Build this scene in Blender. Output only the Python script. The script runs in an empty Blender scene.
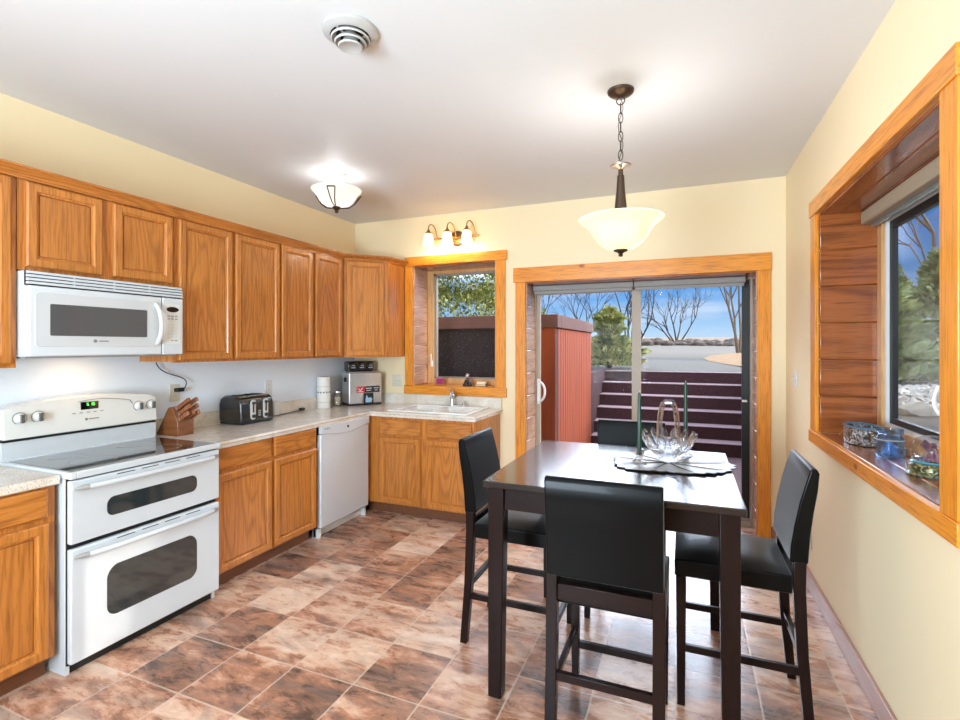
import bpy, bmesh, math, random
from mathutils import Vector, Matrix
R = random.Random(7)
PI = math.pi
scene = bpy.context.scene
col = scene.collection

# ------------------------------------------------------------------ camera, sky, sun, lights, exposure
cam = bpy.data.objects.new('camera', bpy.data.cameras.new('camera'))
col.objects.link(cam)
cam.location = (0, 0, 1.48)
cam.rotation_euler = (PI / 2, 0, math.atan(205 / 500))
cam.data.sensor_width = 36
cam.data.lens = 18.75
cam.data.shift_y = -13.5 / 960
cam.data.clip_end = 500
scene.camera = cam

vs = scene.view_settings
vs.view_transform = 'Standard'
vs.look = 'None'
vs.gamma = 1
vs.exposure = 0.36
vs.use_curve_mapping = False
scene.cycles.max_bounces = 10
scene.cycles.diffuse_bounces = 5
scene.cycles.glossy_bounces = 5
scene.cycles.transmission_bounces = 8
scene.cycles.transparent_max_bounces = 16
scene.cycles.caustics_reflective = False
scene.cycles.caustics_refractive = False
scene.cycles.sample_clamp_indirect = 6


def lin(r, g, b, a=1.0):
    f = lambda c: (c / 255 / 12.92) if c / 255 <= 0.04045 else ((c / 255 + 0.055) / 1.055) ** 2.4
    return (f(r), f(g), f(b), a)


def ramp(nt, fac, stops, interp='LINEAR'):
    n = nt.nodes.new('ShaderNodeValToRGB')
    n.color_ramp.interpolation = interp
    e = n.color_ramp.elements
    while len(e) < len(stops):
        e.new(0.5)
    for i, (p, c) in enumerate(stops):
        e[i].position = p
        e[i].color = c if len(c) == 4 else (*c, 1)
    if fac is not None:
        nt.links.new(fac, n.inputs[0])
    return n.outputs[0]


def mth(nt, op, a, b=None, clamp=False):
    n = nt.nodes.new('ShaderNodeMath')
    n.operation = op
    n.use_clamp = clamp
    for i, v in enumerate((a, b)):
        if v is None:
            continue
        if isinstance(v, (int, float)):
            n.inputs[i].default_value = v
        else:
            nt.links.new(v, n.inputs[i])
    return n.outputs[0]


def mix(nt, fac, a, b, mode='MIX'):
    n = nt.nodes.new('ShaderNodeMix')
    n.data_type = 'RGBA'
    n.blend_type = mode
    for s, v in ((0, fac), (6, a), (7, b)):
        if isinstance(v, (int, float, tuple)):
            n.inputs[s].default_value = v
        else:
            nt.links.new(v, n.inputs[s])
    return n.outputs[2]


world = bpy.data.worlds.new('sky')
scene.world = world
world.use_nodes = True
wt = world.node_tree
wt.nodes.clear()
wo = wt.nodes.new('ShaderNodeOutputWorld')
wb = wt.nodes.new('ShaderNodeBackground')
tc = wt.nodes.new('ShaderNodeTexCoord')
sp = wt.nodes.new('ShaderNodeSeparateXYZ')
wt.links.new(tc.outputs['Generated'], sp.inputs[0])
skyc = ramp(wt, sp.outputs[2], [(0.0, lin(205, 226, 243)), (0.035, lin(170, 208, 243)), (0.09, lin(112, 172, 235)),
                                (0.2, lin(80, 142, 222)), (1.0, lin(60, 115, 200))])
mp = wt.nodes.new('ShaderNodeMapping')
mp.inputs['Scale'].default_value = (1.6, 1.6, 9)
wt.links.new(tc.outputs['Generated'], mp.inputs[0])
cn = wt.nodes.new('ShaderNodeTexNoise')
cn.inputs['Scale'].default_value = 2.2
cn.inputs['Detail'].default_value = 6
wt.links.new(mp.outputs[0], cn.inputs['Vector'])
wisp = ramp(wt, cn.outputs[0], [(0.5, (0, 0, 0, 1)), (0.75, (1, 1, 1, 1))])
skyc = mix(wt, mth(wt, 'MULTIPLY', wisp, 0.6), skyc, lin(240, 246, 252))
# unseen bright sky added for daylight and table reflection, above what the door frames
up = ramp(wt, sp.outputs[2], [(0.125, (0, 0, 0, 1)), (0.19, (1, 1, 1, 1))])
dv = wt.nodes.new('ShaderNodeVectorMath')
dv.operation = 'DOT_PRODUCT'
dv.inputs[1].default_value = (-0.16, 0.987, 0)
wt.links.new(tc.outputs['Generated'], dv.inputs[0])
ahead = ramp(wt, dv.outputs['Value'], [(0.87, (0, 0, 0, 1)), (0.93, (1, 1, 1, 1))])
high = ramp(wt, sp.outputs[2], [(0.27, (0, 0, 0, 1)), (0.42, (1, 1, 1, 1)), (1.0, (.5, .5, .5, 1))])
wide = mth(wt, 'MULTIPLY', ramp(wt, sp.outputs[2], [(0.245, (0, 0, 0, 1)), (0.31, (1, 1, 1, 1)), (0.48, (1, 1, 1, 1)), (0.6, (.12, .12, .12, 1))]), ramp(wt, mth(wt, 'MAXIMUM', sp.outputs[1], sp.outputs[0]), [(0.35, (0, 0, 0, 1)), (0.6, (1, 1, 1, 1))]))
bank = mth(wt, 'MAXIMUM', mth(wt, 'MULTIPLY', mth(wt, 'MULTIPLY', up, ahead), 0.36), mth(wt, 'MAXIMUM', mth(wt, 'MULTIPLY', high, 0.15), wide))
skyc = mix(wt, bank, skyc, (12.0, 13.8, 16.4, 1))
wt.links.new(skyc, wb.inputs['Color'])
wb.inputs['Strength'].default_value = 0.84
wt.links.new(wb.outputs[0], wo.inputs[0])


def light(name, kind, loc, energy, color=(1, 1, 1), size=0.1, size_y=None, aim=None, spread=None):
    d = bpy.data.lights.new(name, kind)
    d.energy = energy
    d.color = color
    if kind == 'AREA':
        d.size = size
        if size_y:
            d.shape = 'RECTANGLE'
            d.size_y = size_y
        if spread:
            d.spread = spread
    elif kind in ('POINT', 'SPOT'):
        d.shadow_soft_size = size
    o = bpy.data.objects.new(name, d)
    col.objects.link(o)
    o.location = loc
    if aim is not None:
        o.rotation_euler = (Vector(aim) - Vector(loc)).to_track_quat('-Z', 'Y').to_euler()
    return o


sun = light('sun', 'SUN', (30, 8, 15), 1.8, (1, 0.93, 0.82), aim=(30 - 0.9, 8 - 0.16, 15 - 0.40))
sun.data.angle = 0.01
# added fill light behind the camera, aimed up at the ceiling
light('ceiling_fill', 'AREA', (-1.3, -1.5, 1.35), 225, (0.70, 0.87, 1.0), 1.2, 1.4, aim=(-0.1, 1.2, 2.77))

# ------------------------------------------------------------------ mesh helpers


class MB:
    def __init__(s):
        s.v, s.f, s.sm = [], [], []

    def add(s, vs_, fs, smooth=False):
        b = len(s.v)
        s.v += [Vector(p) for p in vs_]
        s.f += [tuple(b + i for i in f) for f in fs]
        s.sm += [smooth] * len(fs)
        return s

    def hexa(s, p):
        return s.add(p, [(0, 3, 2, 1), (4, 5, 6, 7), (0, 1, 5, 4), (1, 2, 6, 5), (2, 3, 7, 6), (3, 0, 4, 7)])

    def box(s, x0, x1, y0, y1, z0, z1):
        return s.hexa([(x0, y0, z0), (x1, y0, z0), (x1, y1, z0), (x0, y1, z0),
                       (x0, y0, z1), (x1, y0, z1), (x1, y1, z1), (x0, y1, z1)])

    def bar(s, a, b, w, h, up=(0, 0, 1)):
        a, b = Vector(a), Vector(b)
        d = (b - a).normalized()
        u = Vector(up)
        r = d.cross(u).normalized() * (w / 2)
        u = r.cross(d).normalized() * (h / 2)
        p = [a - r - u, a + r - u, a + r + u, a - r + u, b - r - u, b + r - u, b + r + u, b - r + u]
        return s.hexa(p)

    def prism(s, pts, fn, smooth=False):
        """pts: 2-D outline; fn(u, v, k) -> 3-D point for k = 0, 1"""
        n = len(pts)
        vs_ = [fn(u, v, 0) for u, v in pts] + [fn(u, v, 1) for u, v in pts]
        s.add(vs_, [tuple(range(n))[::-1], tuple(range(n, 2 * n))])
        b = len(s.v) - 2 * n
        for i in range(n):
            j = (i + 1) % n
            s.f.append((b + i, b + j, b + n + j, b + n + i))
            s.sm.append(smooth)
        return s

    def lathe(s, prof, c=(0, 0, 0), n=32, M=None, cap=True):
        c = Vector(c)
        vs_, fs = [], []
        for r, z in prof:
            for k in range(n):
                a = 2 * PI * k / n
                p = Vector((r * math.cos(a), r * math.sin(a), z))
                if M:
                    p = M @ p
                vs_.append(c + p)
        for i in range(len(prof) - 1):
            for k in range(n):
                j = (k + 1) % n
                fs.append((i * n + k, i * n + j, (i + 1) * n + j, (i + 1) * n + k))
        s.add(vs_, fs, True)
        if cap:
            b = len(s.v) - len(vs_)
            s.f.append(tuple(b + k for k in range(n))[::-1])
            s.sm.append(False)
            s.f.append(tuple(b + (len(prof) - 1) * n + k for k in range(n)))
            s.sm.append(False)
        return s

    def tube(s, pts, r, n=8, closed=False):
        pts = [Vector(p) for p in pts]
        m = len(pts)
        rs = r if isinstance(r, (list, tuple)) else [r] * m
        vs_, fs = [], []
        nrm = None
        for i in range(m):
            if closed:
                t = pts[(i + 1) % m] - pts[i - 1]
            else:
                t = pts[min(i + 1, m - 1)] - pts[max(i - 1, 0)]
            t.normalize()
            if nrm is None:
                a = Vector((0, 0, 1)) if abs(t.z) < 0.9 else Vector((1, 0, 0))
                nrm = t.cross(a).normalized()
            else:
                nrm = (nrm - t * nrm.dot(t)).normalized()
            bn = t.cross(nrm)
            for k in range(n):
                a = 2 * PI * k / n
                vs_.append(pts[i] + (nrm * math.cos(a) + bn * math.sin(a)) * rs[i])
        for i in range(m if closed else m - 1):
            i2 = (i + 1) % m
            for k in range(n):
                j = (k + 1) % n
                fs.append((i * n + k, i * n + j, i2 * n + j, i2 * n + k))
        if not closed:
            fs.append(tuple(range(n))[::-1])
            fs.append(tuple((m - 1) * n + k for k in range(n)))
        return s.add(vs_, fs, True)

    def ball(s, c, r, n=16, m=10, sc=(1, 1, 1)):
        c = Vector(c)
        prof = [(r * math.sin(PI * (i + .0) / m), -r * math.cos(PI * i / m)) for i in range(m + 1)]
        prof[0] = (r * .02, prof[0][1])
        prof[-1] = (r * .02, prof[-1][1])
        return s.lathe(prof, c, n, Matrix.Diagonal(sc))


def mesh_of(name, mb, m, bevel=0.0, seg=2, smooth_angle=0.6, fix=True):
    me = bpy.data.meshes.new(name)
    me.from_pydata([tuple(v) for v in mb.v], [], mb.f)
    me.polygons.foreach_set('use_smooth', [True] * len(me.polygons))
    if fix:
        bm = bmesh.new()
        bm.from_mesh(me)
        bmesh.ops.recalc_face_normals(bm, faces=bm.faces)
        bm.to_mesh(me)
        bm.free()
    me.set_sharp_from_angle(angle=smooth_angle)
    for mm in (m if isinstance(m, (list, tuple)) else [m]):
        me.materials.append(mm)
    o = bpy.data.objects.new(name, me)
    if bevel:
        b = o.modifiers.new('bevel', 'BEVEL')
        b.width = bevel
        b.segments = seg
        b.limit_method = 'ANGLE'
        b.angle_limit = 0.6
    return o


class T:
    """a thing: an Empty at its base that parents its parts; world=True means the shape was laid out in room coordinates"""

    def __init__(s, name, label, cat, loc, rz=0.0, group=None, kind=None):
        s.o = bpy.data.objects.new(name, None)
        s.o.empty_display_size = 0.05
        col.objects.link(s.o)
        s.o.location = loc
        s.o.rotation_euler = (0, 0, rz)
        if label:
            s.o['label'] = label
        if cat:
            s.o['category'] = cat
        if group:
            s.o['group'] = group
        if kind:
            s.o['kind'] = kind
        s.loc, s.rz = Vector(loc), rz

    def part(s, name, mb, m, parent=None, label=None, bevel=0.0, world=True, seg=2, smooth_angle=0.6, kind=None):
        if world:
            Q = Matrix.Rotation(-s.rz, 3, 'Z')
            mb.v = [Q @ (v - s.loc) for v in mb.v]
        o = mesh_of(name, mb, m, bevel, seg, smooth_angle)
        col.objects.link(o)
        o.parent = parent or s.o
        if label:
            o['label'] = label
        if kind:
            o['kind'] = kind
        return o


def solo(name, mb, m, label, cat, loc, group=None, bevel=0.0, rz=0.0, world=True, kind=None, seg=2):
    loc = Vector(loc)
    if world:
        Q = Matrix.Rotation(-rz, 3, 'Z')
        mb.v = [Q @ (v - loc) for v in mb.v]
    o = mesh_of(name, mb, m, bevel, seg)
    col.objects.link(o)
    o.location = loc
    o.rotation_euler = (0, 0, rz)
    o['label'] = label
    o['category'] = cat
    if group:
        o['group'] = group
    if kind:
        o['kind'] = kind
    return o


def struct(name, mb, m, bevel=0.0, label=None, fix=True):
    o = mesh_of(name, mb, m, bevel, fix=fix)
    col.objects.link(o)
    o['kind'] = 'structure'
    if label:
        o['label'] = label
    return o


def copy_tree(o, parent=None):
    c = o.copy()
    col.objects.link(c)
    if parent:
        c.parent = parent
    for ch in list(o.children):
        copy_tree(ch, c)
    return c


def rrect(w, h, r, n=5):
    """rounded rectangle outline centred on 0"""
    out = []
    for cx, cy, a0 in ((w / 2 - r, h / 2 - r, 0), (-w / 2 + r, h / 2 - r, PI / 2), (-w / 2 + r, -h / 2 + r, PI), (w / 2 - r, -h / 2 + r, 1.5 * PI)):
        for k in range(n + 1):
            a = a0 + PI / 2 * k / n
            out.append((cx + r * math.cos(a), cy + r * math.sin(a)))
    return out


def bez(p0, p1, p2, p3, n=12):
    p0, p1, p2, p3 = map(Vector, (p0, p1, p2, p3))
    return [p0 * (1 - t) ** 3 + p1 * 3 * t * (1 - t) ** 2 + p2 * 3 * t * t * (1 - t) + p3 * t ** 3 for t in [i / n for i in range(n + 1)]]


# ------------------------------------------------------------------ materials


def new_mat(name):
    m = bpy.data.materials.new(name)
    m.use_nodes = True
    nt = m.node_tree
    b = nt.nodes['Principled BSDF']
    return m, nt, b


def coords(nt, scale=(1, 1, 1), rot=(0, 0, 0), rand=False, out='Object'):
    t = nt.nodes.new('ShaderNodeTexCoord')
    v = t.outputs[out]
    if rand:
        oi = nt.nodes.new('ShaderNodeObjectInfo')
        a = nt.nodes.new('ShaderNodeVectorMath')
        a.operation = 'ADD'
        k = nt.nodes.new('ShaderNodeCombineXYZ')
        for i, f in enumerate((37.0, 53.0, 29.0)):
            nt.links.new(mth(nt, 'MULTIPLY', oi.outputs['Random'], f), k.inputs[i])
        nt.links.new(v, a.inputs[0])
        nt.links.new(k.outputs[0], a.inputs[1])
        v = a.outputs[0]
    mpn = nt.nodes.new('ShaderNodeMapping')
    mpn.inputs['Scale'].default_value = scale
    mpn.inputs['Rotation'].default_value = rot
    nt.links.new(v, mpn.inputs[0])
    return mpn.outputs[0]


def noise(nt, vec, scale, detail=3, dist=0.0, rough=0.5):
    n = nt.nodes.new('ShaderNodeTexNoise')
    n.inputs['Scale'].default_value = scale
    n.inputs['Detail'].default_value = detail
    n.inputs['Distortion'].default_value = dist
    n.inputs['Roughness'].default_value = rough
    nt.links.new(vec, n.inputs['Vector'])
    return n.outputs[0]


def bump(nt, b, h, strength=0.2, dist=0.002):
    n = nt.nodes.new('ShaderNodeBump')
    n.inputs['Strength'].default_value = strength
    n.inputs['Distance'].default_value = dist
    nt.links.new(h, n.inputs['Height'])
    nt.links.new(n.outputs[0], b.inputs['Normal'])


def plain(name, rgb, rough=0.5, metal=0.0, coat=0.0, spec=0.5, tex=0.0, tscale=8.0, bmp=0.0):
    m, nt, b = new_mat(name)
    b.inputs['Roughness'].default_value = rough
    b.inputs['Metallic'].default_value = metal
    b.inputs['Coat Weight'].default_value = coat
    b.inputs['Coat Roughness'].default_value = 0.08
    b.inputs['Specular IOR Level'].default_value = spec
    c = lin(*rgb)
    if tex or bmp:
        n = noise(nt, coords(nt), tscale, 4)
        if tex:
            d = tuple(x * (1 - tex) for x in c[:3]) + (1,)
            nt.links.new(ramp(nt, n, [(0.3, d), (0.7, c)]), b.inputs['Base Color'])
        else:
            b.inputs['Base Color'].default_value = c
        if bmp:
            bump(nt, b, n, bmp)
    else:
        # a faint procedural unevenness of the finish
        n = noise(nt, coords(nt), 14, 2)
        nt.links.new(ramp(nt, n, [(0.0, tuple(x * 0.97 for x in c[:3]) + (1,)), (1.0, c)]), b.inputs['Base Color'])
    return m


def wood(name, dark, light_, pore, axis='Z', rings=24.0, rough=0.34, coat=0.2, ringc=0.5, knots=None, scale=3.2, spec=0.5):
    m, nt, b = new_mat(name)
    st = {'X': (0.13, 1, 1), 'Y': (1, 0.13, 1), 'Z': (1, 1, 0.13)}[axis]
    v = coords(nt, st, rand=True)
    n1 = noise(nt, v, scale, 2, 0.25)
    rg = mth(nt, 'SINE', mth(nt, 'MULTIPLY', n1, rings * 6.28))
    rg = mth(nt, 'ADD', mth(nt, 'MULTIPLY', rg, 0.5), 0.5)
    rg = mth(nt, 'POWER', rg, 2.6)
    st2 = tuple(0.05 if k < 1 else 1 for k in st)
    v2 = coords(nt, st2, rand=True)
    fine = noise(nt, v2, 130, 3, 0.0, 0.6)
    wide = noise(nt, v, scale * .45, 2)
    base = mix(nt, mth(nt, 'MULTIPLY', rg, ringc), lin(*light_), lin(*dark))
    base = mix(nt, ramp(nt, wide, [(0.35, (0, 0, 0, 1)), (0.7, (.3, .3, .3, 1))]), base, lin(*dark))
    pf = ramp(nt, fine, [(0.30, (1, 1, 1, 1)), (0.52, (0, 0, 0, 1))])
    base = mix(nt, mth(nt, 'MULTIPLY', pf, 0.55), base, lin(*pore))
    if knots:
        vo = nt.nodes.new('ShaderNodeTexVoronoi')
        vo.inputs['Scale'].default_value = knots
        st3 = tuple(0.55 if k < 1 else 1 for k in st)
        nt.links.new(coords(nt, st3, rand=True), vo.inputs['Vector'])
        kf = ramp(nt, vo.outputs['Distance'], [(0.035, (1, 1, 1, 1)), (0.09, (0, 0, 0, 1))])
        base = mix(nt, mth(nt, 'MULTIPLY', kf, 0.85), base, lin(*pore))
    nt.links.new(base, b.inputs['Base Color'])
    b.inputs['Roughness'].default_value = rough
    b.inputs['Specular IOR Level'].default_value = spec
    b.inputs['Coat Weight'].default_value = coat
    b.inputs['Coat Roughness'].default_value = 0.12
    bump(nt, b, fine, 0.06, 0.001)
    return m


OAKL, OAKD, OAKP = (202, 128, 56), (144, 82, 30), (106, 58, 23)
oak_v = wood('oak_upright_grain', OAKD, OAKL, OAKP, 'Z', ringc=.52)
oak_y = wood('oak_grain_lengthwise', OAKD, OAKL, OAKP, 'Y', ringc=.5)
oak_x = wood('oak_grain_crosswise', OAKD, OAKL, OAKP, 'X', ringc=.5)
oak_frame = wood('oak_door_frame', OAKD, OAKL, OAKP, 'Z', ringc=.35)
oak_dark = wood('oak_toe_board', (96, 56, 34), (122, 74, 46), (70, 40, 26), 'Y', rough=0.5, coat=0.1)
PL, PD, PP = (232, 150, 46), (214, 122, 26), (112, 50, 16)
pine_z = wood('pine_upright', PD, PL, PP, 'Z', rings=7, ringc=0.45, knots=4.5, scale=5)
pine_x = wood('pine_crosswise', PD, PL, PP, 'X', rings=7, ringc=0.45, knots=4.5, scale=5)
pine_y = wood('pine_lengthwise', PD, PL, PP, 'Y', rings=7, ringc=0.45, knots=4.5, scale=5)
CL, CD, CP = (164, 92, 44), (112, 58, 26), (74, 34, 18)
cedar_x = wood('cedar_crosswise', CD, CL, CP, 'X', rings=9, ringc=0.7, knots=2.2, rough=0.25, coat=0.5, scale=3)
cedar_y = wood('cedar_lengthwise', CD, CL, CP, 'Y', rings=9, ringc=0.7, knots=2.2, rough=0.25, coat=0.5, scale=3)
cedar_daylit = wood('daylit_cedar', (176, 124, 96), (206, 164, 138), (130, 84, 62), 'Y', rings=7, ringc=.5, knots=2.5, rough=.25, coat=.5)  # cedar lightened: daylight on the reveals put into its colour
base_wood = wood('baseboard_wood', (140, 92, 74), (166, 116, 96), (92, 52, 42), 'Y', rings=7, knots=4, rough=0.3)
frame_wood = wood('window_frame_wood', (196, 146, 92), (214, 168, 112), (150, 104, 60), 'Z', rings=6, rough=0.35)
espresso = wood('espresso_wood', (19, 9, 8), (28, 14, 11), (12, 6, 5), 'Z', rings=8, rough=0.28, coat=0.0, spec=0.18)
espresso_h = wood('espresso_wood_level', (19, 9, 8), (28, 14, 11), (12, 6, 5), 'X', rings=8, rough=0.3, coat=0.0, spec=0.18)
walnut = wood('walnut_block', (104, 58, 30), (136, 82, 46), (72, 38, 20), 'X', rings=10, rough=0.35)
handle_wood = wood('knife_handle_wood', (120, 66, 36), (150, 90, 54), (86, 46, 26), 'X', rings=8, rough=0.3)


def make_tabletop():
    m, nt, b = new_mat('espresso_tabletop')
    v = coords(nt, (0.1, 1, 1))
    n = noise(nt, v, 22, 4, 0.3)
    nt.links.new(ramp(nt, n, [(0.35, lin(16, 11, 10)), (0.65, lin(34, 24, 22))]), b.inputs['Base Color'])
    b.inputs['Roughness'].default_value = 0.2
    b.inputs['Specular IOR Level'].default_value = 0.5
    b.inputs['Coat Weight'].default_value = 1.0
    b.inputs['Coat IOR'].default_value = 1.3
    b.inputs['Coat Roughness'].default_value = 0.13
    bump(nt, b, n, 0.04, 0.001)
    return m


table_top_m = make_tabletop()


def make_paint(name, rgb, bmp=0.25):
    m, nt, b = new_mat(name)
    v = coords(nt)
    n = noise(nt, v, 26, 5, 0.4)
    c = lin(*rgb)
    n2 = noise(nt, v, 0.9, 2)
    nt.links.new(ramp(nt, n2, [(0.3, tuple(x * 0.97 for x in c[:3]) + (1,)), (0.7, c)]), b.inputs['Base Color'])
    b.inputs['Roughness'].default_value = 0.5
    b.inputs['Specular IOR Level'].default_value = 0.3
    bump(nt, b, n, bmp, 0.002)
    return m


wall_m = make_paint('cream_wall_paint', (238, 220, 184))
splash_m = make_paint('daylit_wall_paint', (228, 238, 252))
ceil_m = make_paint('ceiling_paint', (216, 217, 219), 0.12)


def make_floor():
    m, nt, b = new_mat('slate_look_tile')
    t = nt.nodes.new('ShaderNodeTexCoord')
    s = nt.nodes.new('ShaderNodeSeparateXYZ')
    nt.links.new(t.outputs['Object'], s.inputs[0])
    u = mth(nt, 'DIVIDE', mth(nt, 'ADD', s.outputs[0], 2.0), 0.327)
    v = mth(nt, 'DIVIDE', mth(nt, 'ADD', s.outputs[1], -1.815), 0.330)
    cu, cv = mth(nt, 'FLOOR', u), mth(nt, 'FLOOR', v)
    fu, fv = mth(nt, 'SUBTRACT', u, cu), mth(nt, 'SUBTRACT', v, cv)
    cid = nt.nodes.new('ShaderNodeCombineXYZ')
    nt.links.new(cu, cid.inputs[0])
    nt.links.new(cv, cid.inputs[1])
    wn = nt.nodes.new('ShaderNodeTexWhiteNoise')
    nt.links.new(cid.outputs[0], wn.inputs[0])
    off = nt.nodes.new('ShaderNodeVectorMath')
    off.operation = 'MULTIPLY_ADD'
    nt.links.new(wn.outputs['Color'], off.inputs[0])
    off.inputs[1].default_value = (40, 40, 40)
    nt.links.new(t.outputs['Object'], off.inputs[2])
    mp_ = nt.nodes.new('ShaderNodeMapping')
    mp_.inputs['Rotation'].default_value = (0, 0, 0.6)
    mp_.inputs['Scale'].default_value = (0.62, 1.5, 1)
    nt.links.new(off.outputs[0], mp_.inputs[0])
    big = noise(nt, mp_.outputs[0], 3.6, 9, 0.35, 0.66)
    vein = noise(nt, mp_.outputs[0], 10, 9, 0.45, 0.72)
    ws = nt.nodes.new('ShaderNodeSeparateXYZ')
    nt.links.new(wn.outputs['Color'], ws.inputs[0])
    val = mth(nt, 'ADD', mth(nt, 'MULTIPLY', big, 0.75), mth(nt, 'MULTIPLY', mth(nt, 'SUBTRACT', ws.outputs[0], 0.5), 0.24))
    val = mth(nt, 'ADD', val, mth(nt, 'MULTIPLY', mth(nt, 'SUBTRACT', vein, 0.5), 0.75))
    c = ramp(nt, val, [(0.13, lin(86, 66, 58)), (0.24, lin(130, 96, 80)), (0.34, lin(174, 122, 96)), (0.42, lin(204, 162, 136)),
                       (0.54, lin(222, 192, 170)), (0.7, lin(234, 212, 196))])
    grey = ramp(nt, noise(nt, mp_.outputs[0], 5.5, 4, 0.8), [(0.5, (0, 0, 0, 1)), (0.68, (1, 1, 1, 1))])
    c = mix(nt, mth(nt, 'MULTIPLY', grey, 0.55), c, lin(112, 98, 92))
    eu = mth(nt, 'MINIMUM', fu, mth(nt, 'SUBTRACT', 1.0, fu))
    ev = mth(nt, 'MINIMUM', fv, mth(nt, 'SUBTRACT', 1.0, fv))
    e = mth(nt, 'MINIMUM', eu, ev)
    line = ramp(nt, e, [(0.007, (1, 1, 1, 1)), (0.016, (0, 0, 0, 1))])
    c = mix(nt, mth(nt, 'MULTIPLY', line, 0.7), c, lin(206, 182, 164))
    nt.links.new(c, b.inputs['Base Color'])
    b.inputs['Roughness'].default_value = 0.27
    nt.links.new(ramp(nt, vein, [(0.3, (0.22, 0.22, 0.22, 1)), (0.7, (0.36, 0.36, 0.36, 1))]), b.inputs['Roughness'])
    h = mth(nt, 'SUBTRACT', vein, mth(nt, 'MULTIPLY', line, 0.8))
    bump(nt, b, h, 0.22, 0.002)
    return m


floor_m = make_floor()


def make_counter():
    m, nt, b = new_mat('speckled_laminate')
    v = coords(nt)
    a = noise(nt, v, 9, 4, 0.6)
    s = noise(nt, v, 160, 3)
    c = ramp(nt, a, [(0.3, lin(212, 200, 184)), (0.7, lin(232, 226, 218))])
    sp1 = ramp(nt, s, [(0.36, (1, 1, 1, 1)), (0.46, (0, 0, 0, 1))])
    c = mix(nt, mth(nt, 'MULTIPLY', sp1, 0.55), c, lin(140, 124, 110))
    sp2 = ramp(nt, s, [(0.56, (0, 0, 0, 1)), (0.66, (1, 1, 1, 1))])
    c = mix(nt, mth(nt, 'MULTIPLY', sp2, 0.5), c, lin(228, 216, 200))
    nt.links.new(c, b.inputs['Base Color'])
    b.inputs['Roughness'].default_value = 0.22
    b.inputs['Coat Weight'].default_value = 0.3
    return m


counter_m = make_counter()
enamel = plain('white_enamel', (206, 211, 217), 0.2, coat=0.35)
enamel_warm = plain('backguard_enamel', (222, 222, 220), 0.22, coat=0.5)
sink_m = plain('white_sink', (240, 240, 238), 0.15, coat=0.5)
grey_plastic = plain('grey_plastic', (150, 148, 146), 0.35)
dark_plastic = plain('dark_plastic', (26, 26, 28), 0.35)
black_glass = plain('black_ceramic_glass', (10, 11, 13), 0.04, coat=1.0, spec=0.9)
oven_glass = plain('oven_window_glass', (44, 52, 54), 0.06, coat=1.0, spec=0.8)
micro_glass = plain('microwave_window', (78, 80, 84), 0.12, coat=0.6)
shadow_gap = plain('dark_gap', (14, 13, 13), 0.7)
chrome = plain('chrome', (225, 227, 230), 0.07, 1.0)
steel = plain('brushed_steel', (224, 225, 227), 0.27, 0.8, tex=0.08, tscale=60)
bronze = plain('brushed_bronze', (92, 76, 66), 0.35, 0.9)
bronze_lt = plain('bronze_lighter', (150, 116, 72), 0.32, 0.9)
nickel = plain('nickel_plate', (176, 160, 150), 0.3, 0.85)
leather = plain('black_leather', (5, 5, 5), 0.32, coat=0.05, spec=0.09, bmp=0.12, tscale=240)
lb = leather.node_tree.nodes['Principled BSDF']
lb.inputs['Sheen Weight'].default_value = 0.3
lb.inputs['Sheen Roughness'].default_value = 0.35
white_plastic = plain('white_plastic', (216, 217, 217), 0.35)
ivory = plain('ivory_plate', (212, 208, 192), 0.4)
black_toaster = plain('black_toaster_shell', (30, 28, 27), 0.25, coat=0.4)
red_label = plain('red_label', (186, 48, 52), 0.4)
black_label = plain('black_label', (38, 38, 42), 0.4)
white_label = plain('white_label', (226, 226, 230), 0.4)
blue_label_glint = plain('blue_label_glint', (150, 186, 210), 0.4)
paper_white = plain('white_tin', (232, 228, 222), 0.4)
band_m = plain('grey_print', (128, 118, 116), 0.5)
green_wax = plain('dark_green_wax', (20, 62, 46), 0.35)
pink_wax = plain('pink_wax', (196, 60, 130), 0.4)
fabric = plain('grey_shade_fabric', (158, 156, 154), 0.9, tex=0.12, tscale=90)
fabric_tan = plain('tan_shade_fabric', (166, 150, 128), 0.85, tex=0.12, tscale=90)
door_frame_m = plain('beige_door_frame', (168, 152, 134), 0.45)
black_frame = plain('black_frame', (20, 19, 19), 0.5)
white_frame = plain('white_frame', (228, 228, 226), 0.4)
ext_wall = plain('outer_wall', (150, 120, 100), 0.8)


def make_stucco(name, rgb, speck):
    m, nt, b = new_mat(name)
    v = coords(nt)
    s = noise(nt, v, 55, 4, 0, 0.7)
    c = ramp(nt, s, [(0.4, lin(*rgb)), (0.56, lin(*rgb)), (0.66, lin(*speck))])
    nt.links.new(c, b.inputs['Base Color'])
    b.inputs['Roughness'].default_value = 0.85
    bump(nt, b, s, 0.5, 0.01)
    return m


stair_m = make_stucco('maroon_stair', (50, 18, 19), (92, 52, 52))
tread_m = make_stucco('skylit_tread', (172, 142, 142), (190, 165, 162))  # treads kept bright: skylight on them put into the colour
shade_stucco = make_stucco('shaded_brown_stucco', (36, 24, 24), (84, 64, 60))  # enclosure's front wall, its shade put into the dark colour


def make_siding():
    m, nt, b = new_mat('red_brown_siding')
    v = coords(nt, (1, 1, 0.1))
    n = noise(nt, v, 14, 3)
    nt.links.new(ramp(nt, n, [(0.3, lin(124, 46, 8)), (0.7, lin(150, 62, 12))]), b.inputs['Base Color'])
    b.inputs['Roughness'].default_value = 0.7
    return m


siding = make_siding()
cap_m = plain('brown_cap_board', (96, 58, 48), 0.7, tex=0.15)


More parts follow.
